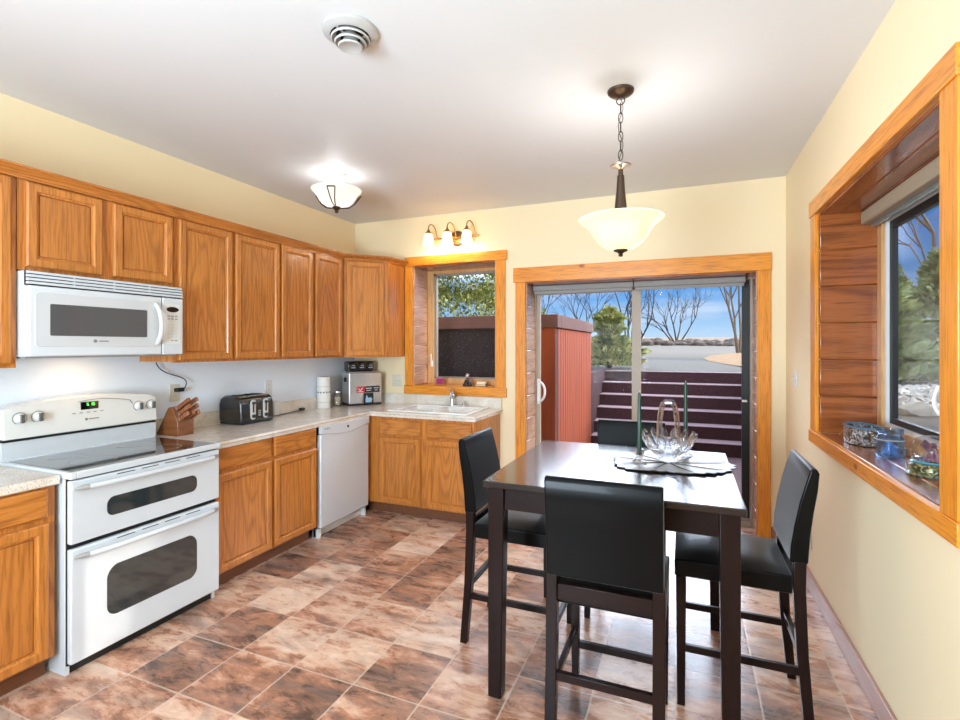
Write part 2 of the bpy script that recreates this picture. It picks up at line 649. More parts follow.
def make_glass_pane(name, tint=(1, 1, 1), gloss=0.06):
    m, nt, b = new_mat(name)
    nt.nodes.remove(b)
    o = nt.nodes['Material Output']
    tr = nt.nodes.new('ShaderNodeBsdfTransparent')
    tr.inputs[0].default_value = (*tint, 1)
    gl = nt.nodes.new('ShaderNodeBsdfGlossy')
    gl.inputs['Roughness'].default_value = 0.02
    mx = nt.nodes.new('ShaderNodeMixShader')
    lw = nt.nodes.new('ShaderNodeLayerWeight')
    lw.inputs[0].default_value = 0.12
    nt.links.new(mth(nt, 'MULTIPLY', lw.outputs['Fresnel'], gloss / 0.06 * 0.22), mx.inputs[0])
    nt.links.new(tr.outputs[0], mx.inputs[1])
    nt.links.new(gl.outputs[0], mx.inputs[2])
    nt.links.new(mx.outputs[0], o.inputs[0])
    return m


pane_m = make_glass_pane('window_glass')


def make_screen():
    m, nt, b = new_mat('insect_screen')
    o = nt.nodes['Material Output']
    b.inputs['Base Color'].default_value = lin(60, 58, 56)
    b.inputs['Roughness'].default_value = 0.8
    tr = nt.nodes.new('ShaderNodeBsdfTransparent')
    mx = nt.nodes.new('ShaderNodeMixShader')
    ck = nt.nodes.new('ShaderNodeTexChecker')
    ck.inputs['Scale'].default_value = 900
    nt.links.new(coords(nt), ck.inputs['Vector'])
    f = mth(nt, 'ADD', mth(nt, 'MULTIPLY', ck.outputs['Fac'], 0.06), 0.12)
    nt.links.new(f, mx.inputs[0])
    nt.links.new(tr.outputs[0], mx.inputs[1])
    nt.links.new(b.outputs[0], mx.inputs[2])
    nt.links.new(mx.outputs[0], o.inputs[0])
    return m


screen_m = make_screen()


def make_crystal(name, tint=(0.96, 0.98, 1.0), k=0.5, rough=0.0):
    m, nt, b = new_mat(name)
    nt.nodes.remove(b)
    o = nt.nodes['Material Output']
    g = nt.nodes.new('ShaderNodeBsdfGlass')
    g.inputs['Color'].default_value = (*tint, 1)
    g.inputs['Roughness'].default_value = rough
    g.inputs['IOR'].default_value = 1.5
    tr = nt.nodes.new('ShaderNodeBsdfTransparent')
    tr.inputs[0].default_value = (*tint, 1)
    mx = nt.nodes.new('ShaderNodeMixShader')
    mx.inputs[0].default_value = k
    nt.links.new(tr.outputs[0], mx.inputs[1])
    nt.links.new(g.outputs[0], mx.inputs[2])
    nt.links.new(mx.outputs[0], o.inputs[0])
    return m


crystal = make_crystal('cut_crystal', (0.98, 0.99, 1.0), 0.6)
jar_glass = make_crystal('pale_blue_glass', (0.78, 0.89, 1.0), 0.3)
thin_glass = make_crystal('thin_clear_glass', (0.98, 0.99, 1.0), 0.12)
dome_glass = make_crystal('globe_glass', (0.96, 0.98, 1.0), 0.25)


def make_shade(name, rgb, emit, trans=0.6):
    """frosted lamp glass: translucent, and giving off the light of the bulbs behind it"""
    m, nt, b = new_mat(name)
    nt.nodes.remove(b)
    o = nt.nodes['Material Output']
    df = nt.nodes.new('ShaderNodeBsdfDiffuse')
    df.inputs[0].default_value = lin(*rgb)
    tl = nt.nodes.new('ShaderNodeBsdfTranslucent')
    tl.inputs[0].default_value = lin(*rgb)
    mx = nt.nodes.new('ShaderNodeMixShader')
    mx.inputs[0].default_value = trans
    nt.links.new(df.outputs[0], mx.inputs[1])
    nt.links.new(tl.outputs[0], mx.inputs[2])
    gl = nt.nodes.new('ShaderNodeBsdfGlossy')
    gl.inputs['Roughness'].default_value = 0.15
    m2 = nt.nodes.new('ShaderNodeMixShader')
    m2.inputs[0].default_value = 0.05
    nt.links.new(mx.outputs[0], m2.inputs[1])
    nt.links.new(gl.outputs[0], m2.inputs[2])
    em = nt.nodes.new('ShaderNodeEmission')
    em.inputs[0].default_value = lin(*rgb)
    n = noise(nt, coords(nt), 9, 3, 0.8)
    nt.links.new(mth(nt, 'MULTIPLY', ramp(nt, n, [(0.3, (.8, .8, .8, 1)), (0.7, (1, 1, 1, 1))]), emit), em.inputs[1])
    ad = nt.nodes.new('ShaderNodeAddShader')
    nt.links.new(m2.outputs[0], ad.inputs[0])
    nt.links.new(em.outputs[0], ad.inputs[1])
    nt.links.new(ad.outputs[0], o.inputs[0])
    return m


shade_cream = make_shade('alabaster_glass', (255, 241, 206), 0.16)
shade_white = make_shade('frosted_glass', (226, 222, 214), 0.25)
shade_sconce = make_shade('sconce_glass', (255, 240, 205), 0.9)


def emis(name, rgb, s):
    m, nt, b = new_mat(name)
    b.inputs['Base Color'].default_value = lin(*rgb)
    b.inputs['Emission Color'].default_value = lin(*rgb)
    b.inputs['Emission Strength'].default_value = s
    return m


led_green = emis('green_digits', (120, 255, 110), 1.2)


def make_leaf(name, a, b_, c_):
    m, nt, b = new_mat(name)
    n = noise(nt, coords(nt), 5, 4)
    nt.links.new(ramp(nt, n, [(0.3, lin(*a)), (0.5, lin(*b_)), (0.7, lin(*c_))]), b.inputs['Base Color'])
    b.inputs['Roughness'].default_value = 0.7
    return m


pine_leaf = make_leaf('pine_needles', (70, 84, 40), (146, 148, 78), (214, 204, 136))
juniper_leaf = make_leaf('juniper_needles', (112, 128, 72), (160, 170, 108), (204, 208, 152))
bark = plain('grey_bark', (72, 58, 50), 0.9, tex=0.3, tscale=20)
bark_pale = plain('pale_bark', (130, 112, 90), 0.9, tex=0.3, tscale=20)
rock_m = plain('field_rock', (110, 94, 80), 0.9, tex=0.4, tscale=3)
white_rock = plain('white_stone', (214, 206, 194), 0.9, tex=0.25, tscale=6)
straw = plain('straw_grass', (150, 108, 56), 0.95, tex=0.25, tscale=4)


def make_ground():
    m, nt, b = new_mat('gravel_and_field')
    t = nt.nodes.new('ShaderNodeTexCoord')
    s = nt.nodes.new('ShaderNodeSeparateXYZ')
    nt.links.new(t.outputs['Object'], s.inputs[0])
    n = noise(nt, t.outputs['Object'], 0.5, 4)
    y = mth(nt, 'ADD', s.outputs[1], mth(nt, 'MULTIPLY', n, 2.0))
    f = mth(nt, 'DIVIDE', y, 100.0)
    c = ramp(nt, f, [(0.0, lin(104, 96, 84)), (0.145, lin(108, 100, 88)), (0.165, lin(64, 58, 46)), (0.18, lin(122, 108, 84)),
                     (0.22, lin(128, 116, 98)), (0.31, lin(118, 106, 86)), (0.34, lin(134, 102, 64)), (0.5, lin(150, 118, 76)), (1.0, lin(150, 122, 86))])
    g = noise(nt, t.outputs['Object'], 9, 6, 0, 0.7)
    c = mix(nt, mth(nt, 'MULTIPLY', ramp(nt, g, [(0.4, (1, 1, 1, 1)), (0.6, (0, 0, 0, 1))]), 0.5), c, lin(70, 64, 58))
    c = mix(nt, 1.0, c, (.66, .6, .5, 1), 'MULTIPLY')
    nt.links.new(c, b.inputs['Base Color'])
    b.inputs['Roughness'].default_value = 0.95
    return m


ground_m = make_ground()
patio_m = make_stucco('patio_concrete', (120, 92, 92), (160, 130, 128))
pewter = plain('pewter_leaf', (146, 141, 137), 0.38, 0.55, tex=0.25, tscale=30, bmp=0.3)
pewter_rim = plain('dark_rim', (52, 48, 46), 0.4, 0.5)


def make_ornate(name, cols, scale):
    m, nt, b = new_mat(name)
    n = noise(nt, coords(nt), scale, 3, 1.5)
    nt.links.new(ramp(nt, n, [(0.3, lin(*cols[0])), (0.44, lin(*cols[1])), (0.56, lin(*cols[2])), (0.68, lin(*cols[3]))]), b.inputs['Base Color'])
    b.inputs['Roughness'].default_value = 0.25
    b.inputs['Metallic'].default_value = 0.35
    bump(nt, b, n, 0.6, 0.004)
    return m


ornate = make_ornate('embossed_tin', [(40, 44, 48), (110, 84, 56), (150, 150, 152), (214, 220, 228)], 45)
ornate_green = make_ornate('globe_base_relief', [(24, 30, 34), (70, 70, 44), (140, 130, 80), (60, 130, 150)], 40)
teal = plain('teal_glaze', (60, 120, 136), 0.2, coat=0.6)
figure_m = make_ornate('figurine_paint', [(40, 40, 70), (120, 60, 90), (150, 110, 80), (90, 110, 170)], 60)
dark_silver = plain('dark_silver', (120, 116, 116), 0.25, 0.9, tex=0.5, tscale=50)

# ------------------------------------------------------------------ the room
LX, RX, BY, CZ = -3.22, 0.715, 4.38, 2.77
REAR = -6.0
struct('floor', MB().box(LX - .3, RX + .36, REAR - .2, 4.75, -0.12, 0.0), floor_m)
struct('ceiling', MB().box(LX - .3, RX + .36, REAR - .2, 4.75, CZ, CZ + .15), ceil_m)
w = MB()
w.box(LX - .3, LX, REAR - .2, 4.75, 0, CZ)
struct('wall_left', w, wall_m)
# the strip of wall between counter and wall cabinets has cool daylight put into its colour
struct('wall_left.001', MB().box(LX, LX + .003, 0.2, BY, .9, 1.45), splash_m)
w = MB()
for x0, x1, z0, z1 in ((LX, -2.516, 0, CZ), (-2.516, -1.634, 0, 1.07), (-2.516, -1.634, 2.283, CZ), (-1.634, -1.342, 0, CZ),
                       (-1.342, .514, 2.065, CZ), (.514, RX + .36, 0, CZ)):
    w.box(x0, x1, BY, 4.75, z0, z1)
struct('wall_back', w, wall_m)
w = MB()
for y0, y1, z0, z1 in ((REAR, 1.92, 0, CZ), (1.92, 3.41, 0, .965), (1.92, 3.41, 2.245, CZ), (3.41, BY, 0, CZ)):
    w.box(RX, RX + .36, y0, y1, z0, z1)
struct('wall_right', w, wall_m)
RIGHT = [bpy.data.objects['wall_right']]
struct('wall_rear', MB().box(LX, RX, REAR - .2, REAR, 0, CZ), wall_m)
struct('baseboard_right', MB().box(RX - .018, RX, REAR, BY, 0, .105), base_wood, .004)
struct('baseboard_back', MB().box(.61, RX - .018, BY - .018, BY, 0, .105), base_wood, .004)

# timber casings
def casing(name, boards):
    t = T(name, None, None, boards[0][1], kind='structure')
    for nm, loc, mb, m in boards:
        t.part(nm, mb, m, bevel=.003)
    return t


TH = .022
casing('trim_1', [('head_board', (-1.98, BY, 2.3), MB().box(-2.60, -1.52, BY - TH - .006, BY, 2.283, 2.372), pine_x),
                  ('side_board', None, MB().box(-2.602, -2.516, BY - TH, BY, 1.094, 2.283), pine_z),
                  ('side_board', None, MB().box(-1.634, -1.538, BY - TH, BY, 1.094, 2.283), pine_z),
                  ('sill_board', None, MB().box(-2.61, -1.525, BY - TH - .006, BY, 1.008, 1.094), pine_x)])
casing('trim_2', [('head_board', (-.4, BY, 2.1), MB().box(-1.457, .61, BY - TH - .006, BY, 2.065, 2.197), pine_x),
                  ('side_board', None, MB().box(-1.438, -1.342, BY - TH, BY, 0, 2.065), pine_z),
                  ('side_board', None, MB().box(.514, .606, BY - TH, BY, 0, 2.065), pine_z)])
casing('trim_3', [('head_board', (RX, 2.6, 2.3), MB().box(RX - TH - .006, RX, 1.808, 3.525, 2.245, 2.337), pine_y),
                  ('side_board', None, MB().box(RX - TH, RX, 1.812, 1.92, .985, 2.245), pine_z),
                  ('side_board', None, MB().box(RX - TH, RX, 3.41, 3.515, .985, 2.245), pine_z),
                  ('sill_board', None, MB().box(RX - TH - .006, RX, 1.80, 3.53, .915, .985), pine_y)])

# cedar boards lining the reveals (each lining one piece of setting, its boards grooved)
def lining(name, boxes, m):
    mb = MB()
    for bx in boxes:
        mb.box(*bx)
    return struct(name, mb, m, .006)


def split(a, b, n):
    return [(a + (b - a) * i / n, a + (b - a) * (i + 1) / n) for i in range(n)]


zs = split(1.094, 2.283, 6)
lining('trim_4', [(-2.524, -2.504, BY, 4.66, a, b) for a, b in zs] + [(-1.646, -1.626, BY, 4.66, a, b) for a, b in zs], cedar_daylit)
lining('trim_5', [(-2.504, -1.646, a, b, 2.268, 2.288) for a, b in split(BY, 4.66, 2)], cedar_x)
struct('trim_6', MB().box(-2.516, -1.634, BY, 4.66, 1.06, 1.09), pine_x, .003)
zs = split(0.0, 2.065, 10)
lining('trim_7', [(-1.352, -1.332, BY, 4.66, a, b) for a, b in zs] + [(.506, .526, BY, 4.66, a, b) for a, b in zs], cedar_daylit)
lining('trim_8', [(-1.332, .506, a, b, 2.05, 2.07) for a, b in split(BY, 4.66, 2)], cedar_x)
zs = split(.985, 2.245, 6)
lining('trim_9', [(RX, 1.0, 3.40, 3.42, a, b) for a, b in zs] + [(RX, 1.0, 1.91, 1.93, a, b) for a, b in zs], cedar_x)
lining('trim_10', [(a, b, 1.93, 3.40, 2.232, 2.252) for a, b in split(RX, 1.0, 3)], cedar_y)
lining('trim_11', [(a, b, 1.93, 3.40, .96, .985) for a, b in split(RX, 1.0, 3)], cedar_y)

# window 1 over the sink
t = T('window_1', None, None, (-2.07, 4.68, 1.09), kind='structure')
x0, x1, z0, z1 = -2.504, -1.646, 1.09, 2.268
mb = MB()
mb.box(x0, x0 + .07, 4.655, 4.74, z0, z1).box(x1 - .07, x1, 4.655, 4.74, z0, z1)
mb.box(x0 + .07, x1 - .07, 4.655, 4.74, z0, z0 + .06).box(x0 + .07, x1 - .07, 4.655, 4.74, z1 - .03, z1)
fr = t.part('window_frame', mb, frame_wood, bevel=.003)
mb = MB()
g0, g1, gz0, gz1 = x0 + .07, x1 - .07, z0 + .06, z1 - .03
for bx in ((g0, g0 + .022, gz0, gz1), (g1 - .022, g1, gz0, gz1), (g0, g1, gz0, gz0 + .016), (g0, g1, gz1 - .022, gz1)):
    mb.box(bx[0], bx[1], 4.675, 4.72, bx[2], bx[3])
sash = t.part('sash', mb, plain('grey_sash', (150, 138, 124), 0.4))
t.part('pane', MB().box(g0 + .02, g1 - .02, 4.70, 4.706, gz0 + .02, gz1 - .02), pane_m, sash)
lk = MB().box(x0 + .05, x0 + .065, 4.63, 4.657, 1.27, 1.33).bar((x0 + .057, 4.635, 1.33), (x0 + .06, 4.62, 1.40), .012, .01, (1, 0, 0))
t.part('sash_lock', lk, white_frame, fr, 'cream sash lock')

# window 2 in the right wall
t = T('window_2', None, None, (1.03, 2.68, .985), kind='structure')
mb = MB()
Y0, Y1 = 1.93, 3.40
for a, b, c, d in ((Y1 - .065, Y1, .985, 2.232), (Y0, Y0 + .065, .985, 2.232), (2.55, 2.63, .985, 2.232), (Y0 + .065, Y1 - .065, .985, 1.05), (Y0 + .065, Y1 - .065, 2.17, 2.232)):
    mb.box(.985, 1.06, a, b, c, d)
fr = t.part('window_frame', mb, frame_wood, bevel=.003)
for a, b in ((2.63, Y1 - .065), (Y0 + .065, 2.55)):
    mb = MB()
    for bx in ((a, a + .02, 1.05, 2.17), (b - .02, b, 1.05, 2.17), (a, b, 1.05, 1.07), (a, b, 2.15, 2.17)):
        mb.box(1.0, 1.045, *bx)
    s_ = t.part('sash', mb, white_frame)
    mb = MB()
    for bx in ((a + .02, a + .06, 1.07, 2.15), (b - .06, b - .02, 1.07, 2.15), (a + .06, b - .06, 1.07, 1.10), (a + .06, b - .06, 2.11, 2.15)):
        mb.box(1.015, 1.04, *bx)
    t.part('sash_rail', mb, black_frame, s_, 'black inner rail')
    t.part('pane', MB().box(1.03, 1.036, a + .02, b - .02, 1.07, 2.15), pane_m, s_)
    t.part('insect_screen', MB().box(1.021, 1.0215, a + .06, b - .06, 1.10, 2.11), screen_m, s_)
hd = MB().box(.972, .986, 2.575, 2.61, 1.17, 1.205)
hd.tube(bez((.975, 2.60, 1.19), (.94, 2.64, 1.21), (.945, 2.64, 1.27), (.965, 2.635, 1.315)), .008)
t.part('casement_handle', hd, white_frame, fr, 'cream casement handle')

# door 1: sliding glass door
t = T('door_1', None, None, (-.41, 4.68, 0), kind='structure')
mb = MB()
mb.box(-1.332, -1.318, 4.64, 4.74, 0, 2.05).box(.496, .508, 4.64, 4.74, 0, 2.05).box(-1.318, .496, 4.64, 4.74, 2.03, 2.05).box(-1.318, .496, 4.62, 4.74, 0, .035)
mb.box(-1.318, .496, 4.655, 4.662, .035, .05).box(-1.318, .496, 4.69, 4.697, .035, .05)
t.part('door_frame', mb, door_frame_m, bevel=.002)
mb = MB()
mb.box(-1.318, -1.285, 4.655, 4.69, .05, 2.03).box(-.441, -.364, 4.655, 4.69, .05, 2.03).box(-1.285, -.441, 4.655, 4.69, .05, .16).box(-1.285, -.441, 4.655, 4.69, 1.975, 2.03)
sl = t.part('sliding_panel', mb, door_frame_m, bevel=.002)
t.part('pane', MB().box(-1.285, -.441, 4.67, 4.676, .16, 1.975), pane_m, sl)
hb = MB().box(-1.312, -1.288, 4.645, 4.656, .93, 1.17)
hb.tube(bez((-1.30, 4.648, .95), (-1.20, 4.59, .97), (-1.20, 4.59, 1.13), (-1.30, 4.648, 1.15)), .011)
t.part('door_handle', hb, white_frame, sl, 'white pull handle')
mb = MB()
mb.box(-.43, -.37, 4.70, 4.735, .05, 2.03).box(.44, .496, 4.70, 4.735, .05, 2.03).box(-.37, .44, 4.70, 4.735, .05, .10).box(-.37, .44, 4.70, 4.735, 1.99, 2.03)
fx = t.part('fixed_panel', mb, black_frame, bevel=.002, label='black-edged fixed panel')
t.part('pane', MB().box(-.37, .44, 4.715, 4.721, .10, 1.99), pane_m, fx)
t.part('latch', MB().box(.44, .475, 4.66, 4.70, 1.02, 1.035), white_frame)

# roller shades (things)
for nm, xa, xb, lab in (('roller_shade', -1.325, -.418, 'grey roller shade rolled up over the sliding panel of the glass door'),
                        ('roller_shade', -.412, .455, 'grey roller shade rolled up over the fixed panel of the glass door')):
    t = T(nm, lab, 'blind', ((xa + xb) / 2, 4.57, 1.995), group='shades over the glass door')
    t.part('cassette', MB().box(xa, xb, 4.54, 4.61, 2.0, 2.048), fabric, bevel=.008)
    t.part('hem_bar', MB().box(xa + .01, xb - .01, 4.565, 4.58, 1.972, 2.0), fabric, bevel=.003)
t = T('roller_shade', 'tan roller shade rolled up at the top of the window with the cedar recess', 'blind', (.95, 2.68, 2.17))
t.part('cassette', MB().box(.905, .983, 1.945, 3.385, 2.155, 2.229), fabric_tan, bevel=.01)
t.part('hem_bar', MB().box(.95, .962, 1.96, 3.37, 2.135, 2.156), plain('aluminium_bar', (170, 190, 196), .3, .8))

# ------------------------------------------------------------------ outside
EX = 1.0   # right side of the sunken stairwell
def gh(x, y):
    pts_ = [(0, 1.06), (9, 1.06), (15, 1.12), (20, 1.24), (28, 1.44), (34, 1.62), (60, 2.1), (90, 3.0), (160, 4.2)]
    z = pts_[-1][1]
    for (a, za), (b, zb) in zip(pts_, pts_[1:]):
        if y <= b:
            z = za + (zb - za) * max(0, (y - a)) / (b - a)
            break
    return z + .02 * math.sin(x * .9 + y * .7) * (1 if y > 10 else 0) + (-.09 if x > 1.1 and y < 8.5 else 0)


xs = [-70, -45, -30, -20, -14, -10, -7, -4, -2.6, -1.42, -.6, .2, 1.15, 1.7, 2.4, 3.2, 4, 5.2, 7, 10, 15, 22, 32, 48, 70]
ys = [-6, -2, 1, 3, 4.75, 5.45, 6.5, 7.55, 8.94, 9.8, 11, 12.5, 14, 15, 16.5, 18, 20, 23, 26, 30, 34, 40, 50, 65, 90, 120, 160]
mb = MB()
idx = {}
for i, x in enumerate(xs):
    for j, y in enumerate(ys):
        idx[i, j] = len(mb.v)
        mb.v.append(Vector((x, y, gh(x, y))))
for i in range(len(xs) - 1):
    for j in range(len(ys) - 1):
        cx, cy = (xs[i] + xs[i + 1]) / 2, (ys[j] + ys[j + 1]) / 2
        if cy < 4.75 and cx < 1.15:
            continue
        if cy < 5.45 and cx < 1.15 or (-1.42 < cx < 1.15 and cy < 8.94):
            continue
        mb.f.append((idx[i, j], idx[i + 1, j], idx[i + 1, j + 1], idx[i, j + 1]))
        mb.sm.append(True)
struct('ground', mb, ground_m, fix=False)
struct('patio', MB().box(-8, 1.0, 4.752, 7.54, -.14, -.02), patio_m)
mb, me_ = MB(), MB()
pit_steps = 6
for k in range(pit_steps):
    z1 = 1.061 - .18 * k
    y0 = 8.94 - .28 * k
    mb.box(-1.3, EX, y0, y0 + (.28 if k else .5), -.14, z1 - .012)
    me_.box(-1.3, EX, y0 - .012, y0 + (.28 if k else .06), z1 - .012, z1)
t = T('stairs', None, None, (-.15, 8.2, 0), kind='structure')
t.part('risers', mb, stair_m)
t.part('treads', me_, tread_m, bevel=.004)
struct('wall_stairwell_left', MB().box(-1.44, -1.302, 7.56, 9.4, -.1, 1.085), stair_m)
struct('wall_stairwell_right', MB().box(EX + .002, EX + .15, 4.76, 9.4, -.1, 1.085), stair_m)
t = T('wooden_enclosure', 'red-brown boarded enclosure wall with a brown cap outside the glass door', 'fence', (-2.5, 6.0, -.02))
mb = MB()
for a, b in split(5.45, 7.55, 17):
    mb.box(-1.40, -1.30, a + .007, b - .007, -.02, 1.69)
mb.box(-1.40, -1.325, 5.45, 7.55, -.02, 1.69)
t.part('side_wall', mb, siding)
mb = MB().box(-7.5, -1.30, 5.35, 5.45, -.02, 1.69)
t.part('front_wall', mb, shade_stucco, label='stuccoed front wall, coloured dark as in shade')
t.part('corner_post', MB().box(-1.56, -1.298, 5.33, 5.352, -.02, 1.69), siding)
t.part('cap', MB().box(-7.5, -1.27, 5.31, 5.48, 1.685, 1.83).box(-1.43, -1.27, 5.48, 7.57, 1.685, 1.83), cap_m, bevel=.006)
# straw bed by the big tree
mb = MB()
edge_ = [(1.5, 18.5), (.75, 17.4), (.5, 16), (.56, 14.6), (.72, 13), (.82, 11.8), (1.0, 10.6), (1.25, 9.7), (2.2, 9.3), (5, 9.4), (8, 10), (8.5, 13), (8, 17), (5, 19)]
outer = [(x, y, gh(x, y) + .01) for x, y in edge_]
inner = [(4 + (x - 4) * .86, 14 + (y - 14) * .86, gh(4 + (x - 4) * .86, 14 + (y - 14) * .86) + .09) for x, y in edge_]
n0 = len(edge_)
mb.add(outer + inner + [(4, 14, gh(4, 14) + .16)], [(k, (k + 1) % n0, n0 + (k + 1) % n0, n0 + k) for k in range(n0)] + [(n0 + k, n0 + (k + 1) % n0, 2 * n0) for k in range(n0)], True)
struct('lawn', mb, straw, fix=False)


def rocks(name, spots, m, label):
    mb = MB()
    for x, y, z, r in spots:
        mb.ball((x, y, z + r * .3), r, 7, 5, (1 + R.random() * .6, 1, .55 + R.random() * .4))
    mb.v = [v + Vector((R.uniform(-.03, .03), R.uniform(-.03, .03), R.uniform(-.03, .03))) for v in mb.v]
    return solo(name, mb, m, label, 'rocks', (spots[0][0], spots[0][1], spots[0][2]), kind='stuff')


sp_ = []
for k in range(330):
    x = R.uniform(-14, 16)
    y = 32 + R.uniform(-1.3, 1.3)
    sp_.append((x, y, gh(x, y), R.uniform(.12, .34)))
rocks('field_rocks', sp_, rock_m, 'low row of grey-brown rocks along the edge of the field')
sp_ = []
for k in range(330):
    x, y = R.uniform(1.35, 3.4), R.uniform(4.7, 7.2)
    sp_.append((x, y, gh(x, y), R.uniform(.04, .10)))
rocks('white_stones', sp_, white_rock, 'bed of pale stones below the junipers outside the recessed window')


def conifer(name, x, y, z, r, h, n, m, label, trunk=True, up=.35, group=None, length=(.10, .22)):
    t = T(name, label, 'tree', (x, y, z), group=group)
    rr = random.Random(int(x * 100 + y * 7))
    mb = MB()
    for k in range(n):
        f = rr.random() ** 1.25
        rad = r * ((1 - f) ** .75 if h > 1.3 else (1 - f ** 2) ** .8 * (.8 + .3 * math.sin(f * 9))) * (.35 + .65 * rr.random() ** .5) * (.8 + .35 * math.sin(f * 31 + rr.random()))
        a = rr.uniform(0, 2 * PI)
        p = Vector((rad * math.cos(a), rad * math.sin(a), .05 * h + f * h * .95))
        d = Vector((math.cos(a) + rr.uniform(-.6, .6), math.sin(a) + rr.uniform(-.6, .6), up + rr.uniform(-.3, .8))).normalized()
        L = rr.uniform(*length)
        for q in range(2):
            sd = d.cross(Vector((rr.uniform(-1, 1), rr.uniform(-1, 1), rr.uniform(-1, 1)))).normalized() * L * .22
            mb.add([p - sd * .5, p + d * L * .4 + sd, p + d * L, p + d * L * .4 - sd], [(0, 1, 2, 3)])
    t.part('foliage', mb, m, world=False)
    if trunk:
        t.part('trunk', MB().tube([(0, 0, -.05), (0, 0, h * .5), (0, 0, h * .9)], [.05 * r + .03, .03 * r + .02, .01], 7), bark, world=False)
    return t


conifer('pine_tree', -4.3, 9.4, 1.06, 1.9, 3.9, 20000, pine_leaf, 'large pine tree seen above the enclosure wall through the sink window', trunk=False, length=(.05, .13))
conifer('pine_shrub', -1.33, 9.75, 1.06, .58, 1.12, 2600, pine_leaf, 'bushy green pine shrub beside the top of the maroon stairs', length=(.07, .16))
for x, y, r, h, lab in ((2.45, 8.2, .55, 1.5, 'green juniper outside the recessed window, nearest the window frame'),
                        (3.6, 9.6, .75, 1.9, 'tall green juniper outside the recessed window, beside the casement handle')):
    conifer('juniper', x, y, .97, r, h, 2200, juniper_leaf, lab, group='junipers beyond the stones')
for x, y in ((4.3, .6), (4.5, 3.6)):  # two trees added out of view to keep sun off the window
    conifer('juniper', x, y, .97, 1.1, 3.3, 3800, juniper_leaf, 'broad unseen juniper added to shade the recessed window', group='unseen junipers added for shade', length=(.18, .4))


def bare_tree(name, x, y, z, h, stems, m, label, seed, spread=.5, group=None, r0=.05, depth=4):
    t = T(name, label, 'tree', (x, y, z), group=group)
    rr = random.Random(seed)
    tr, br = MB(), MB()

    def grow(p, d, L, r, lvl):
        n = 4
        pts_ = [p]
        for k in range(n):
            d = (d + Vector((rr.uniform(-.14, .14), rr.uniform(-.14, .14), rr.uniform(-.02, .12)))).normalized()
            pts_.append(pts_[-1] + d * L / n)
        (tr if lvl == 0 else br).tube(pts_, [r * (1 - .5 * k / n) for k in range(n + 1)], 6 if lvl == 0 else 4)
        if lvl < depth:
            for k in range(3 if lvl < 3 else 2):
                a = rr.uniform(0, 2 * PI)
                e = d.cross(Vector((math.cos(a), math.sin(a), .1))).normalized()
                nd = (d + e * rr.uniform(.35, .8)).normalized()
                q = pts_[rr.choice((2, 3, 4))]
                grow(q, nd, L * rr.uniform(.55, .8), r * .5, lvl + 1)
    for s in range(stems):
        a = 2 * PI * s / stems + rr.uniform(-.4, .4)
        d = Vector((math.cos(a) * spread * rr.uniform(.6, 1.1), math.sin(a) * spread * .8, 1)).normalized()
        grow(Vector((math.cos(a) * .08, math.sin(a) * .08, -.05)), d, h * .42 * rr.uniform(.85, 1.15), r0, 0)
    t.part('trunk', tr, m, world=False)
    t.part('branches', br, m, world=False)
    return t


bare_tree('bare_tree', -.55, 36.5, 1.66, 5.2, 5, bark, 'dark bare tree of many spreading stems behind the rocks, ahead through the door', 3, .9, r0=.06)
bare_tree('bare_tree', 1.62, 17.6, 1.15, 7.0, 6, bark_pale, 'tall pale-barked bare tree at the edge of the straw bed', 12, .13, r0=.045, depth=5)
for x, y, h, sd, lab in ((-7.2, 24, 4.5, 5, 'thin bare tree rising behind the boarded enclosure wall'), (-5.5, 30, 4.8, 6, 'thin bare tree between the enclosure wall and the pine shrub'),
                         (-2.0, 21, 4.2, 8, 'thin bare tree just beside the meeting stile of the door')):
    bare_tree('bare_tree', x, y, gh(x, y), h, 4, bark, lab, sd, .4, r0=.05)
bare_tree('bare_tree', 5.2, 14.5, 1.1, 6.5, 4, bark_pale, 'bare tree with pale branches above the junipers outside the recessed window', 21, .5, r0=.07, depth=5)

# ------------------------------------------------------------------ cabinets
def cab_door(t, org, U, N, w, h, m_frame, m_panel, th=.024, fr=.055, label=None):
    """framed door: org = lower corner on the face frame, U along its width, N out of it"""
    U, N, O = Vector(U), Vector(N), Vector(org)
    V = Vector((0, 0, 1))

    def rect(i, n):
        return [O + U * a + V * b + N * n for a, b in ((i, i), (w - i, i), (w - i, h - i), (i, h - i))]
    loops = [rect(0, 0), rect(0, th - .006), rect(.007, th), rect(fr - .016, th), rect(fr - .011, th - .007), rect(fr - .005, th - .008), rect(fr - .003, th - .018), rect(fr + .004, th - .018), rect(fr + .004, 0)]
    mb = MB()
    for L in loops:
        mb.v += L
    for k in range(len(loops) - 1):
        for i in range(4):
            j = (i + 1) % 4
            mb.f.append((k * 4 + i, k * 4 + j, k * 4 + 4 + j, k * 4 + 4 + i))
            mb.sm.append(False)
    d = t.part('door', mb, m_frame, smooth_angle=.2, label=label)
    mb = MB()
    a, b = rect(fr + .0005, .001), rect(fr + .0015, th - .012)
    mb.hexa(a + b)
    t.part('panel', mb, m_panel, d)
    return d


